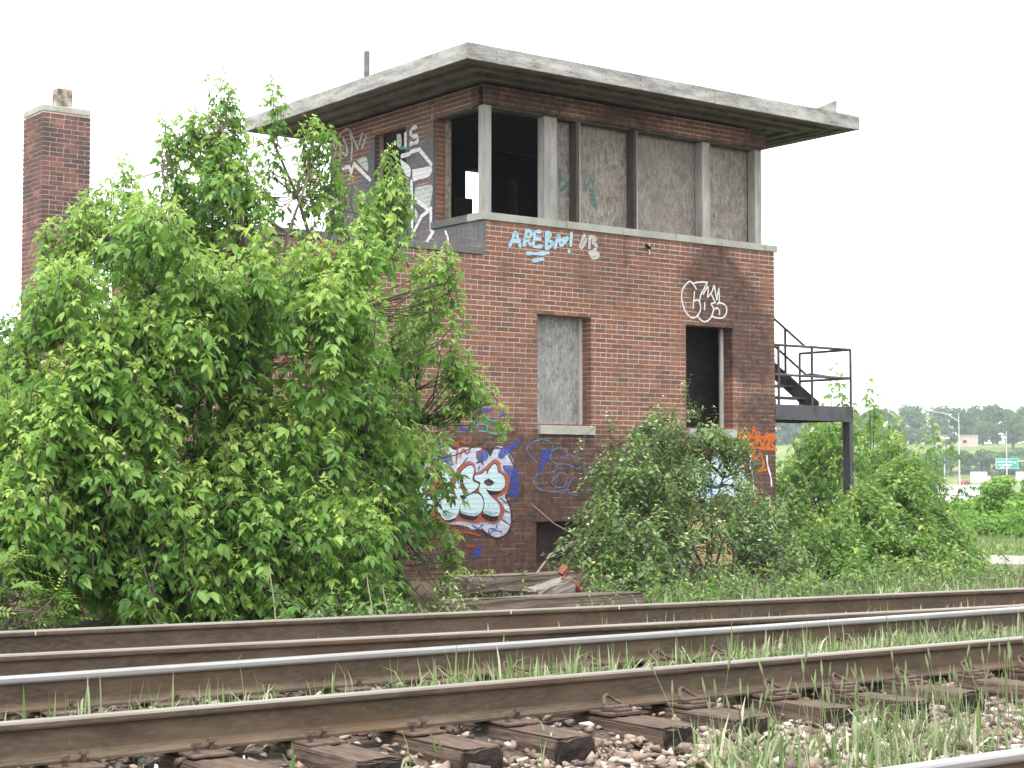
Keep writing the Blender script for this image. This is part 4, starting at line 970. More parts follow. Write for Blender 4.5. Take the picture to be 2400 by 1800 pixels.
class Plant:
    def __init__(s, name, label, cat, root, leafmat, group=None, twig=M_BARK, trunk_name='trunk'):
        s.t = thing(name, tuple(root), label, cat, group); s.root = np.array(root, float); s.mat = leafmat; s.twigmat = twig; s.tn = trunk_name
        s.stems = MB(); s.leaf = []; s.flow = []; s.limb = []
    def limbs(s, ends, r0=.06, wig=.12, bases=None):
        for k, e in enumerate(ends):
            b = np.array(bases[k] if bases else s.root + rng.normal(0, .10, 3) * (1, 1, 0)); e = np.array(e, float); n = 9
            pts = []
            for i in range(n):
                u = i / (n - 1); p = b * (1 - u) + e * u; p[:2] += (e[:2] - b[:2]) * (.18 * math.sin(math.pi * u) * -.8); p += rng.normal(0, wig * .25, 3) * (0 < i < n - 1); pts.append(p)
            rad = [r0 * (1 - .8 * i / (n - 1)) for i in range(n)]
            s.stems.tube([tuple(p) for p in pts], rad, 6); s.limb += pts[2:]
    def shoots(s, tips, L, spacing=.075, leaf=.2, kind='compound', lean=.25, flower=0.0, hue=.0, tipbright=.5, droop=(.25, 1.1), width=.5, connect=True, away=None, up=1.0, hues=None):
        tips = np.asarray(tips, float); L = np.broadcast_to(np.asarray(L, float), (len(tips),))
        LP_ = np.array(s.limb) if s.limb else s.root[None]
        for ti, (tip, ln) in enumerate(zip(tips, L)):
            d = np.array([rng.normal(0, lean), rng.normal(0, lean), up])
            if away is not None: h = (tip - away) * (1, 1, 0); d = d + unit(h) * lean * 1.6
            d = unit(d); n = max(3, int(ln / spacing)); u = np.linspace(0, 1, n)
            bend = rng.normal(0, .10, 3) * ln * (1, 1, .3)
            pts = tip - d * ln * (1 - u)[:, None] + bend * (np.sin(u * math.pi))[:, None]
            if connect and (len(tips) < 420 or rng.random() < .5):
                c = LP_[np.argmin(((LP_ - pts[0]) ** 2 * (1, 1, .6)).sum(1) + np.where(LP_[:, 2] > pts[0][2] + .1, .6, 0))]
                mid = (c + pts[0]) / 2 + np.array([0, 0, -.05]) + rng.normal(0, .05, 3)
                s.stems.tube([tuple(c), tuple(mid), tuple(pts[0])], [.007, .006, .005], 4, False)
            st_i = list(range(0, n, max(1, n // 5))) + [n - 1]
            s.stems.tube([tuple(pts[i]) for i in dict.fromkeys(st_i)], [.008 - .006 * i / max(1, len(dict.fromkeys(st_i)) - 1) for i in range(len(dict.fromkeys(st_i)))], 3, False)
            az0 = rng.uniform(0, math.pi); base_t = rng.normal(.36, .12) + hue + (hues[ti] if hues is not None else 0)
            for i in range(n):
                young = max(0.0, (u[i] - .62) / .38) if ln > .25 else .4
                for k in (0, 1):
                    if rng.random() < .07: continue
                    az = az0 + i * 1.62 + k * math.pi + rng.normal(0, .25)
                    out = np.array([math.cos(az), math.sin(az), 0.0]); dr = rng.uniform(*droop) * (1 - .25 * young)
                    D = out * math.cos(dr) - UP * math.sin(dr); size = leaf * rng.uniform(.6, 1.25) * (1 - .45 * young)
                    s.leaf.append((pts[i] + out * size * .22 + UP * size * .10, D, size, base_t + tipbright * young ** 1.3 + rng.normal(0, .09)))
                if flower and rng.random() < flower: s.flow.append(pts[i] + rng.normal(0, .03, 3) + UP * .035)
            s.leaf.append((tip, unit(np.array([rng.normal(0, .5), rng.normal(0, .5), .5])), leaf * .6, base_t + tipbright))
        s.kind = kind; s.width = width
    def finish(s):
        p = np.array([l[0] for l in s.leaf]); D = np.array([l[1] for l in s.leaf]); size = np.array([l[2] for l in s.leaf]); tn = np.array([l[3] for l in s.leaf]); n = len(p)
        Nn = UP[None] + rng.normal(0, .35, (n, 3)); parts = []
        if s.kind == 'compound':
            S = unit(np.cross(D, Nn))
            parts.append(leaflets(p + D * (size * .38)[:, None], D + rng.normal(0, .12, (n, 3)), Nn, size * .62, size * .62 * s.width, tn, .18))
            for sg in (-1, 1):
                parts.append(leaflets(p + D * (size * .32)[:, None], D * .62 + S * sg * .75 - UP * .15 + rng.normal(0, .12, (n, 3)), Nn, size * .52, size * .52 * s.width, tn + rng.normal(0, .05, n), .2))
                h = np.where(rng.random(n) < .6)[0]
                parts.append(leaflets((p + D * (size * .10)[:, None])[h], (D * .35 + S * sg * .9 - UP * .1)[h] + rng.normal(0, .12, (len(h), 3)), Nn[h], size[h] * .42, size[h] * .42 * s.width, tn[h] - .04, .2))
        elif s.kind == 'pinnate':
            S = unit(np.cross(D, Nn))
            for k in range(5):
                for sg in (-1, 1): parts.append(leaflets(p + D * (size * (.12 + .17 * k))[:, None], D * .45 + S * sg * .9 + rng.normal(0, .1, (n, 3)), Nn, size * .30, size * .12, tn + rng.normal(0, .05, n), .15))
            parts.append(leaflets(p + D * (size * .95)[:, None], D, Nn, size * .28, size * .11, tn, .15))
        else: parts.append(leaflets(p, D + rng.normal(0, .15, (n, 3)), Nn, size, size * s.width, tn, .10))
        V, F, T = join(parts)
        if s.stems.v: tag(s.stems.build(s.tn, s.twigmat, s.t, smooth=True), kind='stuff' if s.tn == 'stems' else None)
        tag(mk('crown', V, F, s.mat, s.t, smooth=True, tint=T), kind='stuff')
        if s.flow:
            fp = np.array(s.flow)
            for nm2, mt, sel in (('blossom', M_FLOWER, rng.random(len(fp)) < .62),):
                for mat_, msk, nme in ((M_FLOWER, sel, 'blossoms'), (M_FLOWER_Y, ~sel, 'faded_blossoms')):
                    q_ = fp[msk]; pr_ = []
                    if not len(q_): continue
                    for k in range(4):
                        az = rng.uniform(0, 6.28, len(q_)); dd_ = np.stack([np.cos(az), np.sin(az), rng.uniform(-.1, .9, len(q_))], 1)
                        pr_.append(leaflets(q_, dd_, UP[None] + rng.normal(0, .5, (len(q_), 3)), np.full(len(q_), .032), np.full(len(q_), .018), np.full(len(q_), .5), .2))
                    v_, f_, t2 = join(pr_); tag(mk(nme, v_, f_, mat_, s.t, smooth=True), kind='stuff')
        return s.t
def in_poly(poly, pts):
    poly = np.array(poly, float); x, y = pts[:, 0], pts[:, 1]; ins = np.zeros(len(pts), bool); j = len(poly) - 1
    for i in range(len(poly)):
        xi, yi = poly[i]; xj, yj = poly[j]
        c = ((yi > y) != (yj > y)) & (x < (xj - xi) * (y - yi) / (yj - yi + 1e-9) + xi); ins ^= c; j = i
    return ins
def sample(poly, n, holes=()):
    P_ = np.array(poly, float); lo, hi = P_.min(0), P_.max(0); out = []
    while len(out) < n:
        q_ = rng.uniform(lo, hi, (n, 2)); k = in_poly(poly, q_)
        for h in holes: k &= ~in_poly(h, q_)
        out += q_[k].tolist()
    return np.array(out[:n])

# --- the big box elder
M1 = [(-160, 900), (-60, 840), (10, 850), (55, 790), (80, 720), (105, 640), (110, 545), (135, 535), (160, 600), (175, 640), (180, 500), (215, 460), (270, 470), (295, 400), (330, 380), (345, 300), (375, 275), (400, 320), (420, 390), (455, 430), (485, 400), (492, 260), (500, 190), (535, 175), (555, 210), (560, 300), (548, 400), (570, 440), (600, 400), (618, 330), (612, 230), (640, 200), (660, 240), (668, 300), (705, 285), (755, 290), (770, 345), (790, 395), (760, 450), (745, 520), (800, 540), (840, 500), (860, 470), (900, 480), (895, 390), (925, 350), (945, 400), (960, 480), (945, 560), (1000, 600), (1045, 590), (1040, 650), (1015, 690), (1050, 740), (1085, 830), (1095, 880), (1060, 940), (1040, 1010), (1000, 1040), (960, 1060), (930, 1100), (990, 1150), (960, 1190), (1000, 1230), (1070, 1240), (1070, 1290), (1010, 1330), (980, 1400), (900, 1420), (800, 1430), (700, 1440), (300, 1450), (240, 1430), (235, 1330), (190, 1270), (130, 1290), (60, 1240), (-160, 1250)]
GAPS = [[(-200, 1215), (70, 1225), (200, 1240), (262, 1300), (255, 1490), (-200, 1490)], [(175, 1255), (250, 1255), (245, 1360), (180, 1360)], [(400, 830), (470, 800), (500, 960), (430, 1010)], [(600, 760), (690, 720), (690, 830), (610, 830)], [(690, 380), (745, 400), (745, 520), (660, 520)], [(560, 420), (600, 470), (590, 540), (560, 520)], [(215, 570), (250, 570), (240, 625), (212, 630)], [(560, 1000), (640, 960), (680, 1030), (620, 1060)], [(390, 800), (500, 770), (560, 900), (470, 1010), (400, 960)], [(640, 760), (740, 740), (760, 850), (660, 880)]]
bx = Plant('box_elder_tree', 'big bright green leafy tree hiding the low wing of the brick tower', 'tree', (9.0, 15.2, -.22), M_LEAF)
def crown_pos(q_, yc0, yc1, half, y0=200, y1=1450):
    out = []
    for px, py in q_:
        c = yc0 + (yc1 - yc0) * (py - y0) / (y1 - y0); k = rng.uniform(-1, 1); k = math.copysign(abs(k) ** .7, k)
        Y = c + half * k; out.append(onY(px, py, Y))
    return np.array(out)
ends = crown_pos([(520, 300), (640, 330), (380, 400), (250, 560), (720, 420), (910, 520), (100, 750), (1000, 760), (500, 600), (800, 700), (30, 1000), (960, 1180), (250, 900), (650, 900), (450, 1150)], 15.9, 14.6, .6)
roots = [(8.9 + rng.uniform(-1.5, 1.5), 15.2 + rng.uniform(-.6, .6), -.25) for _ in ends]
bx.limbs(ends, .055, .12, roots)
spires = [(522, 168, 1.45), (538, 200, .7), (640, 186, 1.0), (383, 264, 1.0), (305, 372, .7), (452, 262, .25), (720, 276, .7), (750, 284, .6), (922, 340, 1.1), (940, 400, .6), (905, 420, .6), (866, 450, .6), (850, 500, .6), (120, 512, .8), (140, 560, .6), (184, 466, .6), (210, 445, .6), (240, 432, .6), (265, 450, .5), (1045, 576, .7), (1020, 590, .8), (985, 590, .8), (1090, 822, .5), (1070, 800, .5), (1098, 860, .4), (60, 760, .6), (90, 690, .6), (560, 380, .7), (585, 400, .7), (420, 400, .7), (445, 430, .7), (780, 390, .5), (1000, 1150, .5), (1050, 1240, .5)]
sp_t = [(onY(a, b, 15.7 if b < 450 else 15.0 + rng.uniform(-.7, .7)), c) for a, b, c in spires]
bx.shoots([p for p, c in sp_t], [c for p, c in sp_t], lean=.04, leaf=.155, hue=.12, width=.54, spacing=.052)
sub = [p - np.array([0, 0, c * u]) + np.append(rng.normal(0, .045 + .065 * u, 2), 0) for p, c in sp_t for u in (.04, .1, .18, .27, .36, .46, .56, .66, .76, .86, .96, 1.05)]
bx.shoots(sub, rng.uniform(.16, .3, len(sub)), lean=.18, leaf=.162, hue=.14, width=.54, spacing=.052)
def plumes(pl, poly, n, per, rad, depth, holes=(), ln=(.28, .62), **kw):
    """shoots gathered in upright plumes with gaps between them"""
    cs = sample(poly, n, holes); T_ = []; H_ = []
    for c in cs:
        if pl.t.name.startswith('box_elder_tree') and c[1] < 435 and rng.random() < .8: continue
        Y = depth(c); o_ = onY(c[0], c[1], Y); m_ = max(2, int(rng.poisson(per)))
        d_ = rng.normal(0, 1, (m_, 3)) * (rad, rad, rad * .75); d_[:, 2] -= np.hypot(d_[:, 0], d_[:, 1]) * .9
        T_ += list(o_ + d_); H_ += list(np.clip(d_[:, 2] / rad * .13 + .12, -.14, .20) + rng.normal(0, .05))  # plume tops tinted lighter, undersides darker: young growth plus painted clump shading
    pl.shoots(T_, rng.uniform(*ln, len(T_)), hues=H_, **kw)
def inset(poly, cx, cy, k): return [(cx + (x - cx) * k, cy + (y - cy) * k) for x, y in poly]
M1i = [(max(x, 40 + .10 * abs(y - 1000)) if y < 900 else x, y) for x, y in inset(M1, 530, 930, .92)]
M1i = [(min(x, 985 if y < 1000 else 905), y) for x, y in M1i]
dep = lambda c: 15.9 - 1.4 * (c[1] - 200) / 1250 + rng.uniform(-1.3, .8)
plumes(bx, M1i, 98, 14, .19, dep, GAPS, lean=.22, leaf=.20, width=.54, hue=.04, tipbright=.7, spacing=.058, ln=(.24, .46))
fr = lambda c: 14.2 - .9 * (c[1] - 200) / 1250 + rng.uniform(-.25, .25)
plumes(bx, M1i, 46, 13, .19, fr, GAPS, lean=.20, leaf=.205, width=.54, hue=.16, tipbright=.7, spacing=.058, ln=(.24, .46))  # front plumes tinted lighter, the crown's outer light put into leaf colour
plumes(bx, [(p_[0], p_[1]) for p_ in M1i], 26, 6, .16, lambda c: 15.2 + rng.uniform(-1.2, .8), GAPS, lean=.18, leaf=.18, width=.54, hue=.12, tipbright=.6, spacing=.06, ln=(.3, .55))
q1 = sample(M1i, 120, GAPS); bx.shoots(crown_pos(q1, 16.6, 15.6, .7), rng.uniform(.35, .7, len(q1)), lean=.35, leaf=.20, width=.50, hue=-.12, tipbright=.3)  # back shoots tinted darker, crown-interior shade put into leaf colour
low = [p for p in sample(M1, 800, GAPS) if p[1] > 1100][:110]; bx.shoots(crown_pos(low, 15.2, 14.0, 1.3), rng.uniform(.4, .8, len(low)), lean=.4, leaf=.19, hue=-.1, tipbright=.4, width=.5)
bx.finish()
# --- pinnate shrub at the left edge
M2 = [(-120, 1290), (20, 1285), (90, 1310), (120, 1370), (150, 1400), (140, 1480), (-120, 1500)]
sm = Plant('sumac_shrub', 'small feathery-leaved shrub by the far rail near the plywood board', 'shrub', (6.6, 12.6, -.2), M_LEAF_S, trunk_name='stem')
q_ = sample(M2, 34); sm.limbs([onY(40, 1400, 13.0), onY(90, 1430, 12.8)], .008, .03, [tuple(onY(40, 1450, 13.0)), tuple(onY(90, 1460, 12.8))])
sm.shoots([onY(a, b, rng.uniform(12.5, 13.6)) for a, b in q_], .25, spacing=.07, leaf=.26, kind='pinnate', lean=.5, hue=.12, droop=(-.1, .5)); sm.finish()
# --- honeysuckle with white flowers in front of the wall
M3 = [(1340, 1330), (1290, 1270), (1330, 1190), (1350, 1110), (1400, 1040), (1450, 1020), (1500, 960), (1560, 950), (1600, 905), (1625, 900), (1640, 950), (1690, 960), (1735, 1000), (1790, 1060), (1830, 1130), (1890, 1180), (1900, 1260), (1850, 1340), (1830, 1410), (1400, 1430), (1420, 1370)]
G3 = [[(1608, 1218), (1735, 1210), (1735, 1318), (1625, 1322)], [(1615, 1080), (1690, 1050), (1740, 1150), (1640, 1170)], [(1735, 1010), (1800, 1060), (1800, 1150), (1760, 1140)], [(1350, 1010), (1420, 990), (1470, 960), (1520, 930), (1500, 900), (1350, 950)], [(1400, 1330), (1500, 1360), (1480, 1420), (1400, 1430)], [(1790, 1230), (1815, 1230), (1815, 1350), (1790, 1350)]]
hs = Plant('honeysuckle_bush', 'grey-green bush dotted with white flowers against the graffitied tower wall', 'bush', (14.0, 16.3, -.2), M_LEAF_H, trunk_name='stem')
hs.limbs([onY(a, b, Y) for a, b, Y in ((1500, 1060, 16.5), (1600, 1000, 16.8), (1700, 1060, 16.6), (1800, 1160, 16.4), (1420, 1180, 16.2), (1650, 1200, 16.9), (1690, 1190, 16.6), (1560, 1250, 15.8), (1750, 1300, 15.6))], .026, .10, [tuple(onZ(px, 1372, -.2) * (1, 1, 0) + np.array([0, 0, -.22])) if False else (onY(px, 1320, 16.4)[0], 16.4 + rng.uniform(-.2, .2), -.22) for px in (1640, 1648, 1660, 1690, 1630, 1650, 1665, 1640, 1700)])
M3b = [(1370, 1330), (1330, 1260), (1360, 1170), (1400, 1080), (1450, 1010), (1520, 965), (1580, 930), (1640, 930), (1690, 970), (1750, 1040), (1800, 1120), (1860, 1180), (1880, 1260), (1840, 1340), (1820, 1410), (1400, 1430), (1430, 1370)]
hk = dict(spacing=.034, kind='simple', lean=.55, droop=(-.15, .8), width=.52, tipbright=.35)
dh = lambda c: 17.3 - 3.4 * (c[1] - 900) / 530 + rng.uniform(-.7, .5)
plumes(hs, M3b, 122, 10, .13, dh, G3, leaf=.092, flower=.07, hue=.16, ln=(.18, .36), **hk)
q_ = sample(M3b, 150, G3); hs.shoots(crown_pos(q_, 17.3, 14.1, .7, 900, 1430), rng.uniform(.22, .5, len(q_)), leaf=.07, flower=.05, hue=-.04, **hk)
hs.shoots([onY(a, b, 17.0) for a, b in ((1352, 1030), (1395, 1000), (1440, 985), (1610, 905), (1620, 880), (1675, 955), (1420, 965), (1560, 935), (1480, 1010), (1550, 960))], .55, spacing=.05, leaf=.072, kind='simple', lean=.35, flower=.22, droop=(-.1, .7), width=.55, hue=.1)
hs.finish()
# --- low vine between the trees and the timbers
M4 = [(1040, 1350), (1120, 1330), (1200, 1345), (1245, 1330), (1230, 1380), (1240, 1420), (1160, 1425), (1030, 1400)]
vn = Plant('creeping_vine', 'low creeping vine spilling over the timbers beside the big tree', 'vine', (10.9, 14.3, -.2), M_LEAF_S, trunk_name='stem')
q_ = sample(M4, 130); vn.limbs([onY(1120, 1380, 14.0), onY(1200, 1370, 13.8)], .012, .04)
vn.shoots([onY(a, b, rng.uniform(13.2, 14.6)) for a, b in q_], .2, spacing=.045, leaf=.06, kind='simple', lean=.6, hue=.18, flower=.03, droop=(-.2, .6)); vn.finish()
# --- bright sapling shoots left and right of the honeysuckle's foot
M5 = [(1380, 1310), (1450, 1290), (1500, 1330), (1480, 1370), (1420, 1400), (1390, 1380)]
sp = Plant('sapling', 'small bright green sapling before the dark basement opening', 'sapling', tuple(onY(1450, 1400, 14.6) * (1, 1, 0) + (0, 0, -.2)), M_LEAF_S, trunk_name='stem')
q_ = sample(M5, 22); sp.limbs([onY(1440, 1320, 14.6)], .012, .02); sp.shoots([onY(a, b, rng.uniform(14.4, 15.0)) for a, b in q_], .25, spacing=.06, leaf=.15, lean=.5, hue=.08); sp.finish()
M6 = [(1890, 1200), (1960, 1180), (2010, 1250), (1960, 1330), (1900, 1400), (1830, 1400), (1850, 1330)]
sp = Plant('sapling', 'leafy young sapling growing between the two flowering bushes', 'sapling', tuple(onY(1910, 1390, 15.9) * (1, 1, 0) + (0, 0, -.22)), M_LEAF_S, trunk_name='stem')
q_ = sample(M6, 130); sp.limbs([onY(1930, 1220, 16.0), onY(1890, 1300, 15.8)], .02, .04); sp.shoots([onY(a, b, rng.uniform(15.5, 16.6)) for a, b in q_], rng.uniform(.25, .5, len(q_)), spacing=.06, leaf=.16, lean=.4, hue=.06); sp.finish()
# --- second honeysuckle, right of the stair
M7 = [(1960, 1180), (2010, 1120), (2080, 1080), (2130, 1040), (2155, 1070), (2175, 1130), (2200, 1185), (2250, 1215), (2290, 1260), (2310, 1330), (2300, 1400), (1960, 1420), (1930, 1340)]
h2 = Plant('honeysuckle_bush', 'broad flowering bush filling the corner beyond the stair column', 'bush', tuple(onY(2120, 1390, 17.6) * (1, 1, 0) + (0, 0, -.3)), M_LEAF_S, trunk_name='stem')
h2.limbs([onY(a, b, 17.8) for a, b in ((2010, 1200), (2100, 1130), (2180, 1180), (2260, 1260), (2120, 1260))], .025, .08)
dh2 = lambda c: 18.9 - 4.9 * (c[1] - 1050) / 370 + rng.uniform(-.8, .6)
plumes(h2, M7, 105, 11, .17, dh2, (), leaf=.135, flower=.03, hue=.10, ln=(.2, .42), **hk)
q_ = sample(M7, 130); h2.shoots(crown_pos(q_, 18.8, 13.9, .9, 1050, 1420), rng.uniform(.3, .6, len(q_)), leaf=.12, flower=.03, hue=-.06, **hk); h2.finish()
# --- slender box-elder saplings behind the stair
def sapl(label, poly, n, Y, tips, root_px, leaf=.24):
    pl = Plant('box_elder_sapling', label, 'sapling', (onY(root_px, 1300, Y)[0], Y, -.35), M_LEAF_S)
    pl.limbs([onY(a, b + 60, Y) for a, b, c in tips], .03, .05)
    pl.shoots([onY(a, b, Y + rng.uniform(-.3, .3)) for a, b, c in tips], [c for a, b, c in tips], lean=.05, leaf=leaf, hue=.22, spacing=.085)
    plumes(pl, poly, max(4, n // 6), 9, .24, lambda c: Y + rng.uniform(-1.0, .9), (), ln=(.3, .6), lean=.25, leaf=leaf * .85, hue=.10, tipbright=.6, width=.54); pl.finish()
sapl('tall leafy saplings rising behind the steel stair landing', [(1825, 1010), (1900, 990), (1980, 960), (2010, 1060), (2000, 1200), (1960, 1300), (1830, 1300)], 200, 21.5, [(1950, 850, 1.6), (1975, 862, 1.2), (1925, 930, .8), (1900, 960, .8), (1990, 930, .7)], 1940)
sapl('pair of saplings rising just right of the stair column', [(2000, 980), (2060, 960), (2110, 1010), (2100, 1100), (2080, 1200), (2010, 1200)], 100, 22.5, [(2038, 862, 1.3), (2048, 905, .8), (2090, 960, .8), (2070, 990, .6), (2105, 985, .5)], 2050)
sapl('single thin pale sapling standing before the highway', [(2155, 1050), (2200, 1040), (2200, 1130), (2160, 1140)], 14, 24.0, [(2182, 978, 1.3), (2170, 1000, .8), (2196, 1010, .8)], 2180)

# --- low weeds filling the strip behind the far rail
for i, (px, Y, lab) in enumerate(((1540, 12.6, 'low weeds before the foot of the flowering bush'), (1700, 12.4, 'low weeds under the gap in the flowering bush'), (1860, 12.4, 'low weeds before the leafy young sapling'), (2010, 12.6, 'low weeds below the stair column'), (2170, 12.8, 'low weeds before the broad flowering bush'), (2330, 13.2, 'low weeds where the gravel path begins'), (820, 12.4, 'low weeds under the right side of the big tree'))):
    c_ = onY(px, 1400, Y); wd = Plant('weed_clump', lab, 'weeds', (c_[0], Y, -.21), M_LEAF_S if i % 2 else M_LEAF_H, trunk_name='stems')
    wd.limbs([(c_[0], Y, -.05)], .006, .01)
    T_ = [(c_[0] + rng.normal(0, .62), Y + rng.normal(.1, .55), -.2 + abs(rng.normal(.2, .11))) for _ in range(80)]
    wd.shoots(T_, rng.uniform(.12, .32, 80), spacing=.035, leaf=.085, kind='simple', lean=.6, hue=.05, droop=(-.2, .7), connect=False, width=.5); wd.finish()
# --- mid-distance bushes and background trees
def clump_tree(name, label, cat, base, w, h, n, leaf, mat, group=None, trunk=True, lobes=9, hue=0.0, seed=0, low=.35):
    """a crown of many leaf-sized faces held in uneven lobes round real limbs"""
    r = np.random.default_rng(seed); base = np.array(base, float)
    t_ = thing(name, tuple(base), label, cat, group)
    cs = []
    for k in range(lobes):
        a = r.uniform(0, 2 * math.pi); rad = w * .5 * r.uniform(.1, .72); zz = h * (r.uniform(low, .88) if trunk else r.uniform(.15, .75))
        cs.append((base + np.array([math.cos(a) * rad, math.sin(a) * rad, zz]), w * r.uniform(.16, .30), h * r.uniform(.10, .19)))
    cs.append((base + np.array([0, 0, h * .86]), w * .22, h * .14))
    pts = []; nn = []; tn = []
    per = n // len(cs)
    for c, rw, rh in cs:
        v = unit(r.normal(size=(per, 3))); k = r.uniform(.45, 1.05, (per, 1)) ** .6; lob = r.normal(0, .12)
        pts.append(c + v * k * np.array([rw, rw, rh])); nn.append(v + UP * .6 + r.normal(0, .4, (per, 3))); tn.append(np.clip(.45 + hue + lob + r.normal(0, .15, per), 0, 1))
    p = np.concatenate(pts); p[:, 2] = np.maximum(p[:, 2], base[2] + .02); q2_ = np.concatenate(nn); n_ = len(p)
    D = unit(np.cross(q2_, r.normal(size=(n_, 3)))); sz = leaf * r.uniform(.6, 1.4, n_)
    V, F, T = leaflets(p, D, q2_, sz, sz * .75, np.concatenate(tn), .2)
    tag(mk('crown', V, F, mat, t_, smooth=True, tint=T), kind='stuff')
    m_ = MB()
    for c, rw, rh in cs:
        m_.tube([tuple(base), tuple(base * .5 + c * .5 + np.array([0, 0, .08 * h]) - (c - base) * (.2, .2, 0)), tuple(c)], [w * .022, w * .014, w * .005], 5, False)
    m_.build('trunk' if trunk else 'stem', M_BARK, t_, smooth=True)
    return t_
def gz_(p): return float(ground_h(np.array([p[0]]), np.array([p[1]]))[0])
def place(px, d): p = atd(px, 1118, d); return (p[0], p[1], gz_(p) - .05)
for i, (px, d, w, h, lab) in enumerate([(2165, 62, 3.0, .95, 'light green bush at the left end of the grass strip'), (2262, 78, 4.5, .9, 'light green bush below the tall highway lamp post'), (2352, 70, 2.4, 2.0, 'rounded yellow-green bush hiding the truck'), (2425, 66, 2.6, 1.85, 'yellow-green bush below the green road sign'), (2490, 60, 3.0, 1.8, 'yellow-green bush at the far end of the grass strip'), (2225, 50, 3.0, .75, 'low dull bush edging the grass lawn'), (2330, 47, 5, .8, 'low dark bush rising straight behind the lawn'), (2440, 48, 5, .9, 'low spreading bush by the gravel path')]):
    clump_tree('bush', lab, 'bush', place(px, d), w, h, 2600, .17 if d > 55 else .12, M_LEAF_Y, 'bushes beyond the grass strip', False, 12, .15 if d > 55 else -.05, 100 + i)
clump_tree('leafy_tree', 'background tree peeking out behind the brick chimney', 'tree', place(-8, 46), 4.4, 6.1, 8000, .17, M_LEAF_F, None, True, 14, .25, 3, .2)
clump_tree('leafy_tree', 'yellow-green tree low behind the brick chimney', 'tree', place(-10, 39), 4.2, 4.2, 3600, .15, M_LEAF_Y, None, True, 10, .05, 4)
clump_tree('leafy_tree', 'dark tree seen through gaps behind the low wing', 'tree', place(330, 60), 6, 5.5, 3000, .2, M_LEAF, None, True, 11, -.1, 5)
k = 0
for row, (d, hh, n) in enumerate(((665, 13, 1200), (740, 16, 1200))):
    for px in np.arange(1720, 2640, 40 if row == 0 else 54):
        p = place(px + rnd.uniform(-14, 14), d + rnd.uniform(-18, 18)); s_ = rnd.uniform(.8, 1.18)
        clump_tree('ridge_tree', 'dark rounded tree in the wood along the far ridge', 'tree', p, 13 * s_, hh * s_, n, 1.25, M_LEAF_F, 'trees along the far ridge', True, 10, rnd.uniform(-.1, .1), 300 + k, .10); k += 1
for i, (px, d, w, h, hue) in enumerate([(2150, 606, 7, 5, .0), (2232, 586, 5, 4.5, .05), (2305, 622, 10, 9, .25), (2340, 612, 9, 8, .0), (2375, 560, 12, 12, .15), (2420, 540, 12, 12, .1)]):
    clump_tree('hillside_tree', ['small round tree on the far lawn', 'round tree beside the tan building', 'pale green tree behind the tan building', 'dark tree just right of the tan building', 'tree above the green road sign', 'leafy tree by the far highway edge'][i], 'tree', place(px, d), w, h, 800, .9, M_LEAF_F, None, True, 9, hue, 500 + i)
for i in range(26):
    px = 1900 + i * 22 + rnd.uniform(-6, 6); clump_tree('roadside_tree', 'leafy roadside tree lining the highway below the far lawn', 'tree', place(px, 516 + rnd.uniform(-6, 8)), 9, rnd.uniform(5.0, 8.0), 800, .7, M_LEAF_F, 'trees lining the highway', True, 8, rnd.uniform(.0, .3), 700 + i, .08)

# --- dead stalks
for px, py0, py1, lab in ((640, 1320, 1465, 'dry pale stalk before the big tree, the pair nearest its middle'), (868, 1345, 1448, 'dry stalk with a feathery seed head before the big tree'), (905, 1370, 1440, 'leaning dry stalk beside the feathery one')):
    a = onY(px + 4, py1, 12.3); b = onY(px - 5, py0, 12.4); a[2] = min(a[2], -.15)
    pts = [tuple(a * (1 - u) + b * u + np.array([.015 * math.sin(5 * u), 0, 0])) for u in np.linspace(0, 1, 6)]
    tag(MB().tube(pts, [.007, .006, .006, .005, .005, .003], 5).build('dry_stalk', M_TWIG), lab, 'stalk')
# bare branch in front of the basement opening
pts = [P(1258, 1345, 16.0), P(1290, 1300, 16.0), P(1330, 1278, 16.1), P(1362, 1262, 16.2), P(1300, 1228, 16.4), P(1245, 1180, 16.6)]
br = thing('bare_branch', tuple(onZ(1258, 1380, -.2)), 'bare grey branch arching across the dark basement opening', 'branch')
MB().tube(pts[:4], [.016, .014, .013, .012], 6).build('lower_limb', M_TWIG, br); MB().tube(pts[3:], [.008, .006, .004], 5).build('upper_twig', M_TWIG, br)

# --- grass
gp = []; 
def blades(n, fx, fd, hmin, hmax, drymix=.2, wid=.0052):
    """fx, fd: arrays of x and distance from the near rail's line"""
    x = np.asarray(fx); y = y_D(x) + np.asarray(fd); z = bed_h(x, y) - .01
    n = len(x); az = rng.uniform(0, 2 * math.pi, n); h = rng.uniform(hmin, hmax, n) * rng.uniform(.6, 1.15, n); cv = rng.uniform(.05, 1.15, n) ** 1.3
    dirv = np.stack([np.cos(az), np.sin(az), np.zeros(n)], 1); side = np.stack([-np.sin(az + rng.normal(0, .8, n)), np.cos(az), np.zeros(n)], 1)
    w = wid * rng.uniform(.6, 1.4, n); t_ = np.clip(rng.beta(2, 3, n) + (rng.random(n) < drymix) * .4, 0, 1)
    base_ = np.stack([x, y, z], 1); V = []
    for u, ww in ((0, .9), (.35, 1.0), (.7, .75), (1.0, .05)):
        c = base_ + dirv * (h * cv * u * u * .8)[:, None] + UP * (h * (u - .62 * cv * u ** 3))[:, None]
        V += [c - side * (w * ww)[:, None], c + side * (w * ww)[:, None]]
    V = np.stack(V, 1); f = np.array([[0, 1, 3, 2], [2, 3, 5, 4], [4, 5, 7, 6]])
    gp.append((V.reshape(-1, 3), (np.arange(n)[:, None, None] * 8 + f[None]).reshape(-1, 4), np.repeat(t_, 8)))
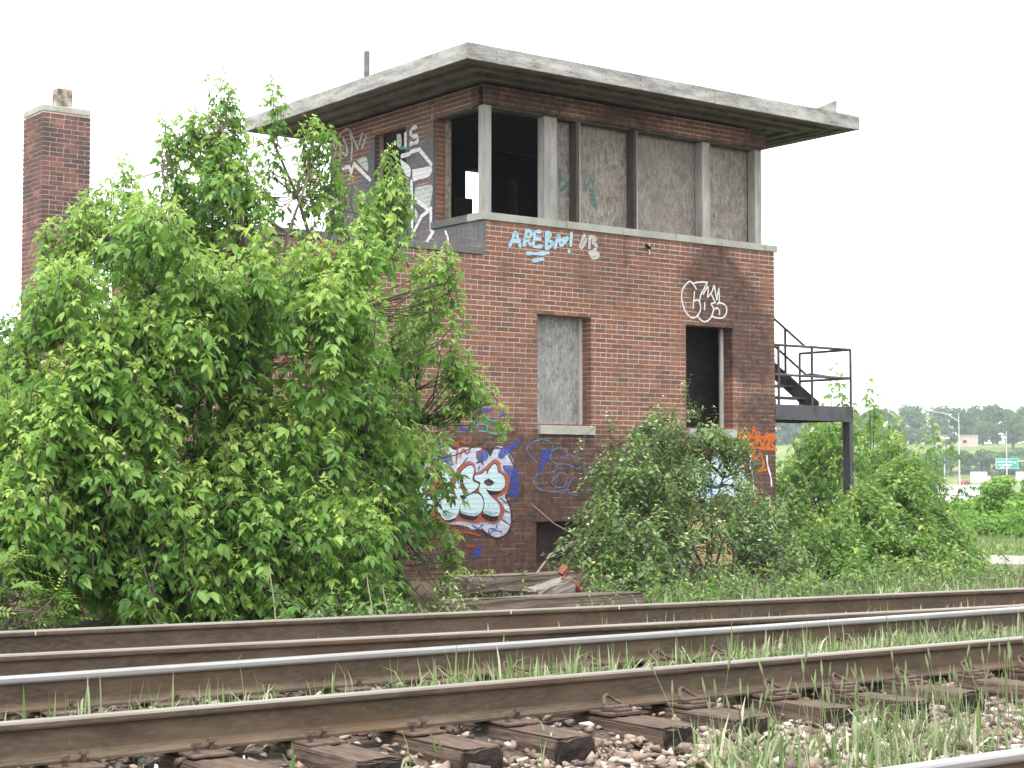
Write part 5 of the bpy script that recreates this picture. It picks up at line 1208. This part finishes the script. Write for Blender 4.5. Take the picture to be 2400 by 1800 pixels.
def clumps(nc, per, x0, x1, d0, d1, spread, hmin, hmax, wx=None, **kw):
    cx = rng.uniform(x0, x1, nc)
    if wx: cx = x0 + (x1 - x0) * rng.random(nc) ** wx
    cd = rng.uniform(d0, d1, nc); m_ = rng.poisson(per, nc); X = np.repeat(cx, m_) + rng.normal(0, spread, m_.sum()); Dd = np.repeat(cd, m_) + rng.normal(0, spread * .6, m_.sum())
    blades(0, X, Dd, hmin, hmax, **kw)
clumps(58, 18, 2.2, 6.2, .20, .75, .06, .20, .36)                         # between the near and the polished rail
clumps(70, 20, 5.0, 9.0, .22, 1.0, .07, .18, .36)
clumps(190, 34, 7.4, 11.8, .22, 1.35, .10, .12, .28, drymix=.35)           # dense on the right
clumps(26, 6, 2.5, 9, 1.62, 2.4, .03, .12, .28)
clumps(70, 11, 8, 13, 1.6, 3.4, .08, .10, .26, drymix=.5)
clumps(34, 5, 2.5, 9, 2.5, 3.4, .03, .10, .26)
clumps(40, 7, 8, 13, 2.6, 3.6, .05, .10, .26, drymix=.5)
clumps(24, 17, 4.9, 6.9, -1.55, -.75, .07, .14, .36, drymix=.4)            # gravel in front of the near rail
clumps(26, 15, 4.7, 6.1, -2.1, -1.2, .08, .14, .34, drymix=.3)
clumps(14, 7, 6.6, 8.6, -1.5, -.5, .05, .12, .3)
clumps(9, 4, 2.8, 5.0, -.8, -.3, .02, .14, .28)
clumps(22, 8, 6.2, 8, -2.5, -1.7, .06, .05, .14)
clumps(30, 10, 4.6, 7, -3.4, -2.7, .06, .06, .16)
for x0_, x1_, n_ in ((10, 14, 90), (13, 22, 200)): clumps(n_, 14, x0_, x1_, 3.6, 8.5, .12, .16, .42, drymix=.15)
V, F, T = join(gp)
tag(mk('grass', V, F, M_GRASS, smooth=True, tint=T), 'tufts of long grass growing between the rails and in the gravel', 'grass', None, 'stuff')
# seed heads on stalks
sh_ = MB()
for _ in range(120):
    x = rng.uniform(5.2, 8.2); d = rng.uniform(-1.9, -.55); y = y_D(x) + d; h = rng.uniform(.22, .40); lx, ly = rng.normal(0, .05, 2); z = float(bed_h(np.array([x]), np.array([y]))[0])
    sh_.tube([(x, y, z), (x + lx * .5, y + ly * .5, z + h * .6), (x + lx, y + ly, z + h)], [.0022, .002, .0015], 3, False)
    sh_.tube([(x + lx, y + ly, z + h), (x + lx * 1.1, y + ly * 1.1, z + h + .03), (x + lx * 1.25, y + ly * 1.25, z + h + .075)], [.002, .0065, .001], 5, False)
o = sh_.build('seed_heads', M_GRASS, None, smooth=True); at = o.data.attributes.new('tint', 'FLOAT', 'POINT'); at.data.foreach_set('value', np.full(len(o.data.vertices), .62, np.float32))
tag(o, 'pale seed heads on thin stalks in front of the near rail', 'seed heads', None, 'stuff')
# meadow grass on the lawn beyond the path
gp.clear()
X = rng.uniform(23, 44, 26000); Yy = rng.uniform(20.3, 34, 26000)
zz = ground_h(X, Yy); n = len(X); az = rng.uniform(0, 6.28, n); h = rng.uniform(.05, .14, n); s_ = np.stack([np.cos(az), np.sin(az), 0 * az], 1) * .014; b_ = np.stack([X, Yy, zz - .01], 1); tp = b_ + UP * h[:, None] + rng.normal(0, .03, (n, 3))
tag(mk('lawn_grass', np.stack([b_ - s_, b_ + s_, tp], 1).reshape(-1, 3), np.arange(n * 3).reshape(-1, 3), M_GRASS, tint=np.repeat(rng.beta(2.2, 3, n) * .8, 3)), 'short meadow grass of the lawn beside the gravel path', 'grass', None, 'stuff')

# ================================================================== FAR OBJECTS ALONG THE HIGHWAY
M_POLE = simple('galvanised_pole', (.50, .51, .52), (.62, .63, .64), 2, .5, .3); M_LAMPHEAD = simple('lamp_housing', (.62, .64, .64), (.72, .74, .74), 2, .5)
def lamp_post(label, px, d, H, arms):
    b = place(px, d); t_ = thing('street_lamp', b, label, 'street lamp', None)
    MB().tube([b, (b[0], b[1], b[2] + H * .5), (b[0], b[1], b[2] + H)], [.14, .11, .07], 10).build('pole', M_POLE, t_)
    MB().box(b[0] - .3, b[0] + .3, b[1] - .3, b[1] + .3, b[2], b[2] + .25).build('base', M_COPING, t_)
    for sx_, ln, dz in arms:
        e = np.array(b) + np.array([_r[0], _r[1], 0]) * sx_ * ln; zt = b[2] + H - .4
        pts = [(b[0], b[1], zt - 1.2), ((b[0] * .6 + e[0] * .4), (b[1] * .6 + e[1] * .4), zt - .3 + dz * .6), (e[0], e[1], zt + dz)]
        MB().tube(pts, [.09, .075, .06], 8).build('arm', M_POLE, t_)
        MB().tube([(e[0] - _r[0] * .55, e[1] - _r[1] * .55, zt + dz), (e[0], e[1], zt + dz + .05), (e[0] + _r[0] * .6, e[1] + _r[1] * .6, zt + dz - .02)], [.08, .26, .12], 8).build('lamp_head', M_LAMPHEAD, t_)
lamp_post('tall pale highway lamp post with a long curved arm', 2249, 330, 14.6, [(-1, 5.6, .9)])
lamp_post('shorter twin-headed lamp post left of the tall one', 2214, 420, 12.0, [(-1, .8, .2), (1, .8, .2)])
lamp_post('lamp post standing before the green road sign', 2360, 380, 12.5, [(-1, 1.2, -.3)])
# road sign on a gantry
M_SIGN = simple('sign_green', (.02, .30, .24), (.03, .34, .27), 1, .4); M_SIGNW = simple('sign_white', (.78, .80, .78), (.82, .84, .82), 1, .4)
b = place(2360, 405); sg = thing('road_sign', b, 'green highway sign with white lettering and exit tab', 'road sign')
RT = Vector((_r[0], _r[1], 0)); FW = Vector((_f[0], _f[1], 0)).normalized()
def panel(px0, px1, py0, py1, d, off, mat, name, thick=.08):
    a = Vector(atd(px0, py1, d)) - FW * off; bb = Vector(atd(px1, py0, d)) - FW * off; wv = RT * ((bb - a).dot(RT)); hv = Vector((0, 0, bb.z - a.z)); th_ = FW * thick
    return MB().add([a, a + wv, a + wv + th_, a + th_, a + hv, a + wv + hv, a + wv + hv + th_, a + hv + th_], BOXF).build(name, mat, sg)
panel(2334, 2387, 1075, 1099, 404, 0, M_SIGNW, 'border'); panel(2335, 2386, 1076, 1098, 404, .04, M_SIGN, 'sign_panel', .03)
panel(2369, 2387, 1070, 1074.8, 404, 0, M_SIGN, 'exit_tab')
for x0, x1, y0, y1 in ((2338, 2352, 1081, 1084), (2354, 2360, 1081, 1084), (2364, 2373, 1081, 1084), (2340, 2345, 1088, 1091), (2348, 2371, 1088, 1091), (2344, 2354, 1094, 1096), (2358, 2366, 1094, 1096)): panel(x0, x1, y0, y1, 404, .055, M_SIGNW, 'lettering', .012)
a = Vector(atd(2376, 1088, 404)) - FW * .055
MB().add([a, a + RT * .7 + Vector((0, 0, .5)), a + RT * .2 + Vector((0, 0, .75)), a + FW * .02, a + RT * .7 + Vector((0, 0, .5)) + FW * .02, a + RT * .2 + Vector((0, 0, .75)) + FW * .02], [(0, 1, 2), (3, 5, 4), (0, 3, 4, 1), (1, 4, 5, 2), (2, 5, 3, 0)]).build('arrow', M_SIGNW, sg)
a = Vector(atd(2385, 1080, 405)); c = Vector(atd(2460, 1080, 405)); MB().beam(a, c, .2, .3).build('gantry_beam', M_POLE, sg)
c2 = c.copy(); c2.z = -1.2; MB().tube([tuple(c2), tuple(c + Vector((0, 0, 1)))], .25, 8).build('gantry_post', M_POLE, sg)
# vehicles (local: x right, y forward)
def carpaint(name, c): return simple(name, c, tuple(min(1, k * 1.15) for k in c), 2, .3, spec=.6)
M_TYRE = simple('tyre', (.02, .02, .02), (.03, .03, .03), 5, .9); M_GLASS = simple('car_glass', (.03, .035, .04), (.06, .07, .08), 2, .1, spec=.8); M_RED_L = simple('tail_light', (.45, .02, .02), (.5, .03, .03), 2, .3)
def local(t_): return t_
def vehicle(name, label, cat, px, d, L, prof, W, mat, truck=False, yaw=0.0, z=None):
    p = place(px, d); t_ = thing(name, (p[0], p[1], -1.03), label, cat)
    t_.rotation_euler = (0, 0, math.atan2(_f[1], _f[0]) - math.pi / 2 + yaw)
    def part(m_, nm2, mt, smooth=False):
        me = bpy.data.meshes.new(nm2); me.from_pydata(m_.v, [], m_.f); me.materials.append(mt); me.update(); o2 = bpy.data.objects.new(nm2, me); COL.objects.link(o2); o2.parent = t_; return o2
    body = MB(); n = len(prof); vs = [(s_ * W / 2 * (1 if z_ < 1.0 else .84), y_, z_) for s_ in (-1, 1) for y_, z_ in prof]
    body.add(vs, [tuple(range(n)), tuple(reversed(range(n, 2 * n)))] + [(i, n + i, n + (i + 1) % n, (i + 1) % n) for i in range(n)]); part(body, 'body', mat)
    for sx2 in (-1, 1):
        for yy in (.2 * L, .8 * L):
            part(MB().tube([(sx2 * (W / 2 - .2), yy, .33), (sx2 * (W / 2 + .01), yy, .33)], .33, 14), 'wheel', M_TYRE)
        part(MB().box(sx2 * W * .30 - .16, sx2 * W * .30 + .16, -.03, .0, .72, .86), 'tail_light', M_RED_L)
    if not truck:
        part(MB().add([(-W * .36, .05 * L, .98), (W * .36, .05 * L, .98), (W * .31, .15 * L, 1.34), (-W * .31, .15 * L, 1.34)], [(0, 1, 2, 3)]), 'rear_window', M_GLASS)
        for sx2 in (-1, 1): part(MB().add([(sx2 * W * .452, .22 * L, 1.0), (sx2 * W * .452, .68 * L, 1.0), (sx2 * W * .428, .55 * L, 1.33), (sx2 * W * .428, .27 * L, 1.33)], [(0, 1, 2, 3)]), 'side_window', M_GLASS)
    else:
        part(MB().box(-W / 2 + .05, W / 2 - .05, .0, L * .72, 1.0, 3.7), 'cargo_box', mat); part(MB().box(-W * .42, W * .42, L * .76, L * .97, 1.5, 2.3), 'windscreen', M_GLASS)
    return t_
CAR = [(0, .35), (4.4, .35), (4.4, .75), (3.3, .95), (2.5, 1.42), (1.0, 1.42), (.15, .98), (0, .9)]
TRK = [(0, .5), (8, .5), (8, 1.5), (7.7, 2.5), (5.9, 2.5), (5.9, .98), (0, .98)]
vehicle('car', 'red car driving away on the highway', 'car', 2263, 455, 4.4, CAR, 1.9, carpaint('red_paint', (.40, .02, .03)))
vehicle('car', 'dark grey car on the highway left of the red one', 'car', 2203, 420, 4.4, CAR, 1.85, carpaint('grey_paint', (.10, .11, .13)), yaw=.5)
vehicle('truck', 'white box truck ahead of the red car', 'truck', 2283, 500, 8, TRK, 2.5, carpaint('white_paint', (.75, .76, .76)), True, yaw=-.75)
vehicle('truck', 'white truck half hidden behind bushes under the road sign', 'truck', 2388, 500, 8, TRK, 2.5, carpaint('white_paint_b', (.72, .74, .75)), True, yaw=-1.1)
# low tan building on the far lawn
M_TAN = simple('tan_render', (.46, .37, .31), (.52, .43, .36), .5, .9)
b = place(2250, 592); tb = thing('flat_building', b, 'long low tan building on the far lawn', 'building'); tb.rotation_euler = (0, 0, math.atan2(_f[1], _f[0]) - math.pi / 2)
def bpart(m_, nm2, mt):
    me = bpy.data.meshes.new(nm2); me.from_pydata(m_.v, [], m_.f); me.materials.append(mt); me.update(); o2 = bpy.data.objects.new(nm2, me); COL.objects.link(o2); o2.parent = tb
bpart(MB().box(-6.4, 6.4, 0, 7, 0, 3.8), 'wall', M_TAN); bpart(MB().box(-6.6, 6.6, -.2, 7.2, 3.802, 4.05), 'roof', M_COPING); bpart(MB().box(-5.6, -4.4, -.06, -.01, .1, 2.3), 'door', M_STEEL)
for x in (-2.4, 1.2): bpart(MB().box(x, x + 1.3, -.05, -.01, 1.2, 2.3), 'window', M_GLASS)

# ================================================================== AIR
hz = MB().box(-1500, 1500, -1500, 1500, -4, 80).build('haze', M_STEEL)
ha = N('haze_air'); pv = ha.n('VolumePrincipled'); pv.inputs['Color'].default_value = (.86, .93, 1, 1); pv.inputs['Density'].default_value = .00034; pv.inputs['Anisotropy'].default_value = .2
ha.l(pv.outputs[0], ha.out.inputs['Volume']); hz.data.materials.clear(); hz.data.materials.append(ha.m)
tag(hz, 'thin pale haze lying over the whole place', 'haze', None, 'stuff')
